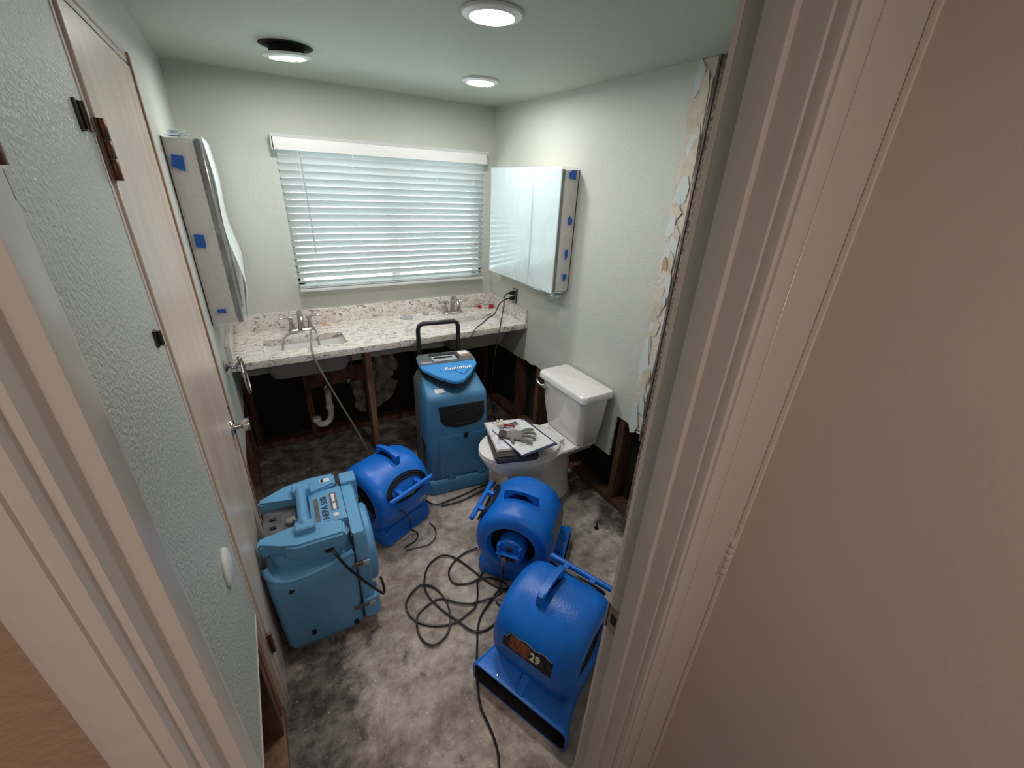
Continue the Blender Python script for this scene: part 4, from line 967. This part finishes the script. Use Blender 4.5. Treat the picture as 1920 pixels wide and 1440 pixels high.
# lower hatch
hp = [(-.125, .402), (.180, .402), (.183, .110), (-.125, .110)]
ht = fp('tank_door', hp, -.198, 'dblue', dh, .014, .005)
fp('door_latch', [(.025, .408), (.058, .408), (.048, .368), (.036, .368)], -.2115, 'black', ht, .004, .001)
fp('door_relief', [(.02, .19), (.12, .19), (.12, .115), (.02, .115)], -.2115, 'dblue', ht, .004, .001)
for x in (-.05, .145): obj('door_hinge', box(new(), x-.025, x+.025, -.222, -.200, .092, .112, .004), 'dblue', ht)
obj('side_notch', box(new(), -.1935, -.186, -.15, -.05, .12, .33, .003), 'black', dh)
fp('asset_label', [(-.138, .036), (-.084, .036), (-.084, 0), (-.138, 0)], 0, 'label', dh, .001).matrix_local = Matrix.Translation((.015, -.172, .6745)) @ Matrix.Rotation(math.radians(-73), 4, 'X')
hl = tube(new(), [(-.138, .165, .60), (-.138, .165, .945), (-.131, .163, .970), (-.111, .160, .983), (.085, .160, .983), (.105, .163, .970), (.112, .165, .945), (.112, .165, .60)], .0135, 14)
obj('pull_handle', hl, 'black', dh)
for s in (-1, 1): obj('wheel', lathe(new(), [(.03, -.014), (.062, -.016), (.068, -.008), (.068, .008), (.062, .016), (.03, .014)], (s*.165, .165, .068), 'x', 28), 'black', dh)

# ------------------------------------------------------------------ boxy air scrubber
hs = thing('air_scrubber', 'boxy light steel blue air scrubber marked HEPA 500 beside the closet door', 'air scrubber', (-1.60, -1.415, .001), math.radians(-3))
HT = .545
def hr(z, x0, x1, y0, y1, r=.03): return [(x, y, z) for x, y in rrect((x1-x0)/2, (y1-y0)/2, r, 5, (x0+x1)/2, (y0+y1)/2)]
bm = new(); loft(bm, [hr(.0, -.150, .120, -.190, .170), hr(.02, -.160, .130, -.200, .180), hr(.05, -.162, .135, -.205, .182), hr(.36, -.172, .135, -.216, .190), hr(.405, -.172, .135, -.216, .190), hr(.425, -.168, .135, -.205, .188), hr(.43, -.165, .135, -.19, .188)])
obj('body', bm, 'hblue', hs)
bm = new(); loft(bm, [hr(.42, -.140, .135, -.172, .180, .04), hr(.48, -.150, .135, -.168, .182, .04), hr(.495, -.150, .135, -.168, .182, .04)])
obj('upper_body', bm, 'hblue', hs)
# side ledge: raised curved rim
bm = tube(new(), [(-.168, -.172, .46), (-.158, -.190, .43), (-.120, -.205, .408), (-.05, -.206, .402), (.03, -.204, .412), (.132, -.200, .440)], [.012, .013, .012, .012, .012, .012], 12, 6); obj('side_rim', bm, 'hblue', hs)
# two raised wings round the recessed control panel
for s in (-1, 1):
    if s < 0: poly = [(-.178, -.142), (-.125, -.146), (-.100, -.160), (-.080, -.188), (-.050, -.198), (.115, -.198), (.120, -.120), (.02, -.100), (-.02, -.085), (-.06, -.095), (-.178, -.098)]
    else: poly = [(-.178, .098), (-.06, .090), (-.02, .080), (.02, .095), (.120, .118), (.120, .200), (.02, .205), (-.08, .185), (-.178, .130)]
    bm = new(); loft(bm, [[(x, y, .480) for x, y in poly], [(x, y, HT) for x, y in poly]])
    bmesh.ops.bevel(bm, geom=list(bm.edges), offset=.009, segments=3, affect='EDGES'); obj('top_wing', bm, 'hblue', hs, True, 50)
bm = box(new(), -.165, -.045, -.100, .100, .490, .505, .004); pn = obj('control_panel', bm, 'grey', hs)
bm = lathe(new(), [(.020, .505), (.020, .520), (.016, .524), (0, .524)], (-.065, -.012, 0), seg=24); obj('control_knob', bm, 'chrome', pn)
for k in range(3): obj('toggle', box(new(), -.142, -.118, -.075+.05*k, -.062+.05*k, .505, .511, .001), 'black', pn)
# bar handle
bm = tube(new(), [(-.018, -.110, .520), (-.018, -.098, .552), (-.018, -.07, .562), (-.018, .07, .562), (-.018, .098, .552), (-.018, .11, .520)], [.030, .030, .020, .020, .030, .030], 16, 5); obj('grip', bm, 'hblue', hs)
for s in (-1, 1):
    obj('grip_mount', box(new(), -.052, .020, s*.118-.026, s*.118+.026, .50, .572, .014, 3), 'hblue', hs)
dk = obj('top_deck', box(new(), .006, .135, -.105, .105, .490, HT-.012, .004), 'hblue', hs)
lab = obj('name_plate', box(new(), .020, .118, -.098, .072, HT-.012, HT-.0105), 'logo', dk, False); lab.data.materials[0] = M['lblue2'] if 'lblue2' in M else mat('light_blue_plate', (0.12, 0.34, 0.58), .4)
obj('plate_band', box(new(), .022, .040, -.092, .055, HT-.0105, HT-.0098), 'grey', lab, False)
obj('plate_band', box(new(), .084, .112, -.045, .068, HT-.0105, HT-.0098), 'grey', lab, False)
obj('plate_window', box(new(), .092, .104, .010, .060, HT-.0098, HT-.0092), 'label', lab, False)
obj('plate_window', box(new(), .092, .104, -.040, -.002, HT-.0098, HT-.0092), 'label', lab, False)
obj('gauge', lathe(new(), [(.011, HT-.0105), (.011, HT-.008), (0, HT-.0075)], (.098, -.075, 0), seg=20), 'label', lab)
text('lettering', 'HEPA 500', .034, 'txt_dark', lab, frame((.062, -.016, HT-.0095), (0, 1, 0), (-1, 0, 0)), bold=.0009)
ml = obj('maker_label', box(new(), .060, .098, .140, .165, HT+.0002, HT+.0012), 'label', hs, False); obj('label_mark', box(new(), .062, .074, .142, .163, HT+.0012, HT+.0016), 'black', ml, False)
# front lid with black seam, latches and round filter cover
bm = new(); loft(bm, [hr(.05, .137, .185, -.195, .188, .012), hr(.30, .137, .190, -.205, .192, .012), hr(.50, .137, .190, -.200, .190, .012), hr(.518, .138, .182, -.190, .185, .010)])
obj('front_lid', bm, 'hblue', hs)
obj('seam', box(new(), .133, .139, -.196, .188, .045, .512), 'black', hs, False)
obj('corner_block', box(new(), .138, .205, .120, .196, .40, .535, .010, 3), 'hblue', hs)
obj('corner_block', box(new(), .138, .205, -.212, -.130, .05, .16, .010, 3), 'hblue', hs)
fc = lathe(new(), [(.165, .188), (.165, .212), (.152, .222), (.12, .224), (0, .224)], (0, -.020, .300), 'x', 48); obj('filter_cover', fc, 'hblue', hs)
for z in (.37, .13):
    lt = obj('latch', box(new(), .100, .175, -.213, -.200, z-.010, z+.010, .003), 'grey', hs)
    obj('latch_hook', box(new(), .160, .185, -.216, -.208, z-.006, z+.012, .003), 'silver', lt)
obj('cord_inlet', lathe(new(), [(.017, -.175), (.017, -.172), (.010, -.170)], (.050, 0, .462), 'y', 20), 'black', hs)
for x, z in ((-.10, .355), (-.06, .09), (.10, .05)): obj('rivet_hole', lathe(new(), [(.010, -.2165), (.010, -.205)], (x, 0, z), 'y', 16), 'void', hs)
cc = [(-1.566, -1.585, .485), (-1.545, -1.620, .470), (-1.514, -1.650, .404), (-1.446, -1.665, .280), (-1.400, -1.655, .19), (-1.388, -1.640, .165), (-1.384, -1.625, .19), (-1.392, -1.628, .25)]
cord('power_cord', cc, .0055, 'black cord coming out of the side of the boxy machine')

# ------------------------------------------------------------------ small things
b_ = thing('anchor_bolt', 'rusty bolt sticking up from the bare floor right of the fans', 'bolt', (-0.196, -1.677, 0))
obj('shank', lathe(new(), [(.005, 0), (.005, .045), (.0035, .048)], seg=10), 'darkmetal', b_); obj('washer', lathe(new(), [(.014, .0), (.014, .003), (.006, .003)], seg=14), 'darkmetal', b_)
bm = new()
for k in range(90):
    x, y = R.uniform(-1.75, -.05), R.uniform(-2.45, -.1); s = R.uniform(.0012, .0035)
    if any((x-a)**2+(y-b)**2 < .30**2 for a, b in ((-1.2, -1.05), (-.70, -1.64), (-.88, -2.15), (-.71, -.78), (-1.60, -1.41), (-.45, -1.26), (-.2, -1.26), (-1.08, -.3))): continue
    r = bmesh.ops.create_icosphere(bm, subdivisions=1, radius=s); bmesh.ops.translate(bm, vec=(x, y, s*.5), verts=r['verts'])
o = obj('plaster_crumbs', bm, 'gyp', None, False); o['kind'] = 'stuff'; tag(o, 'small pale plaster crumbs scattered on the bare floor', 'debris')
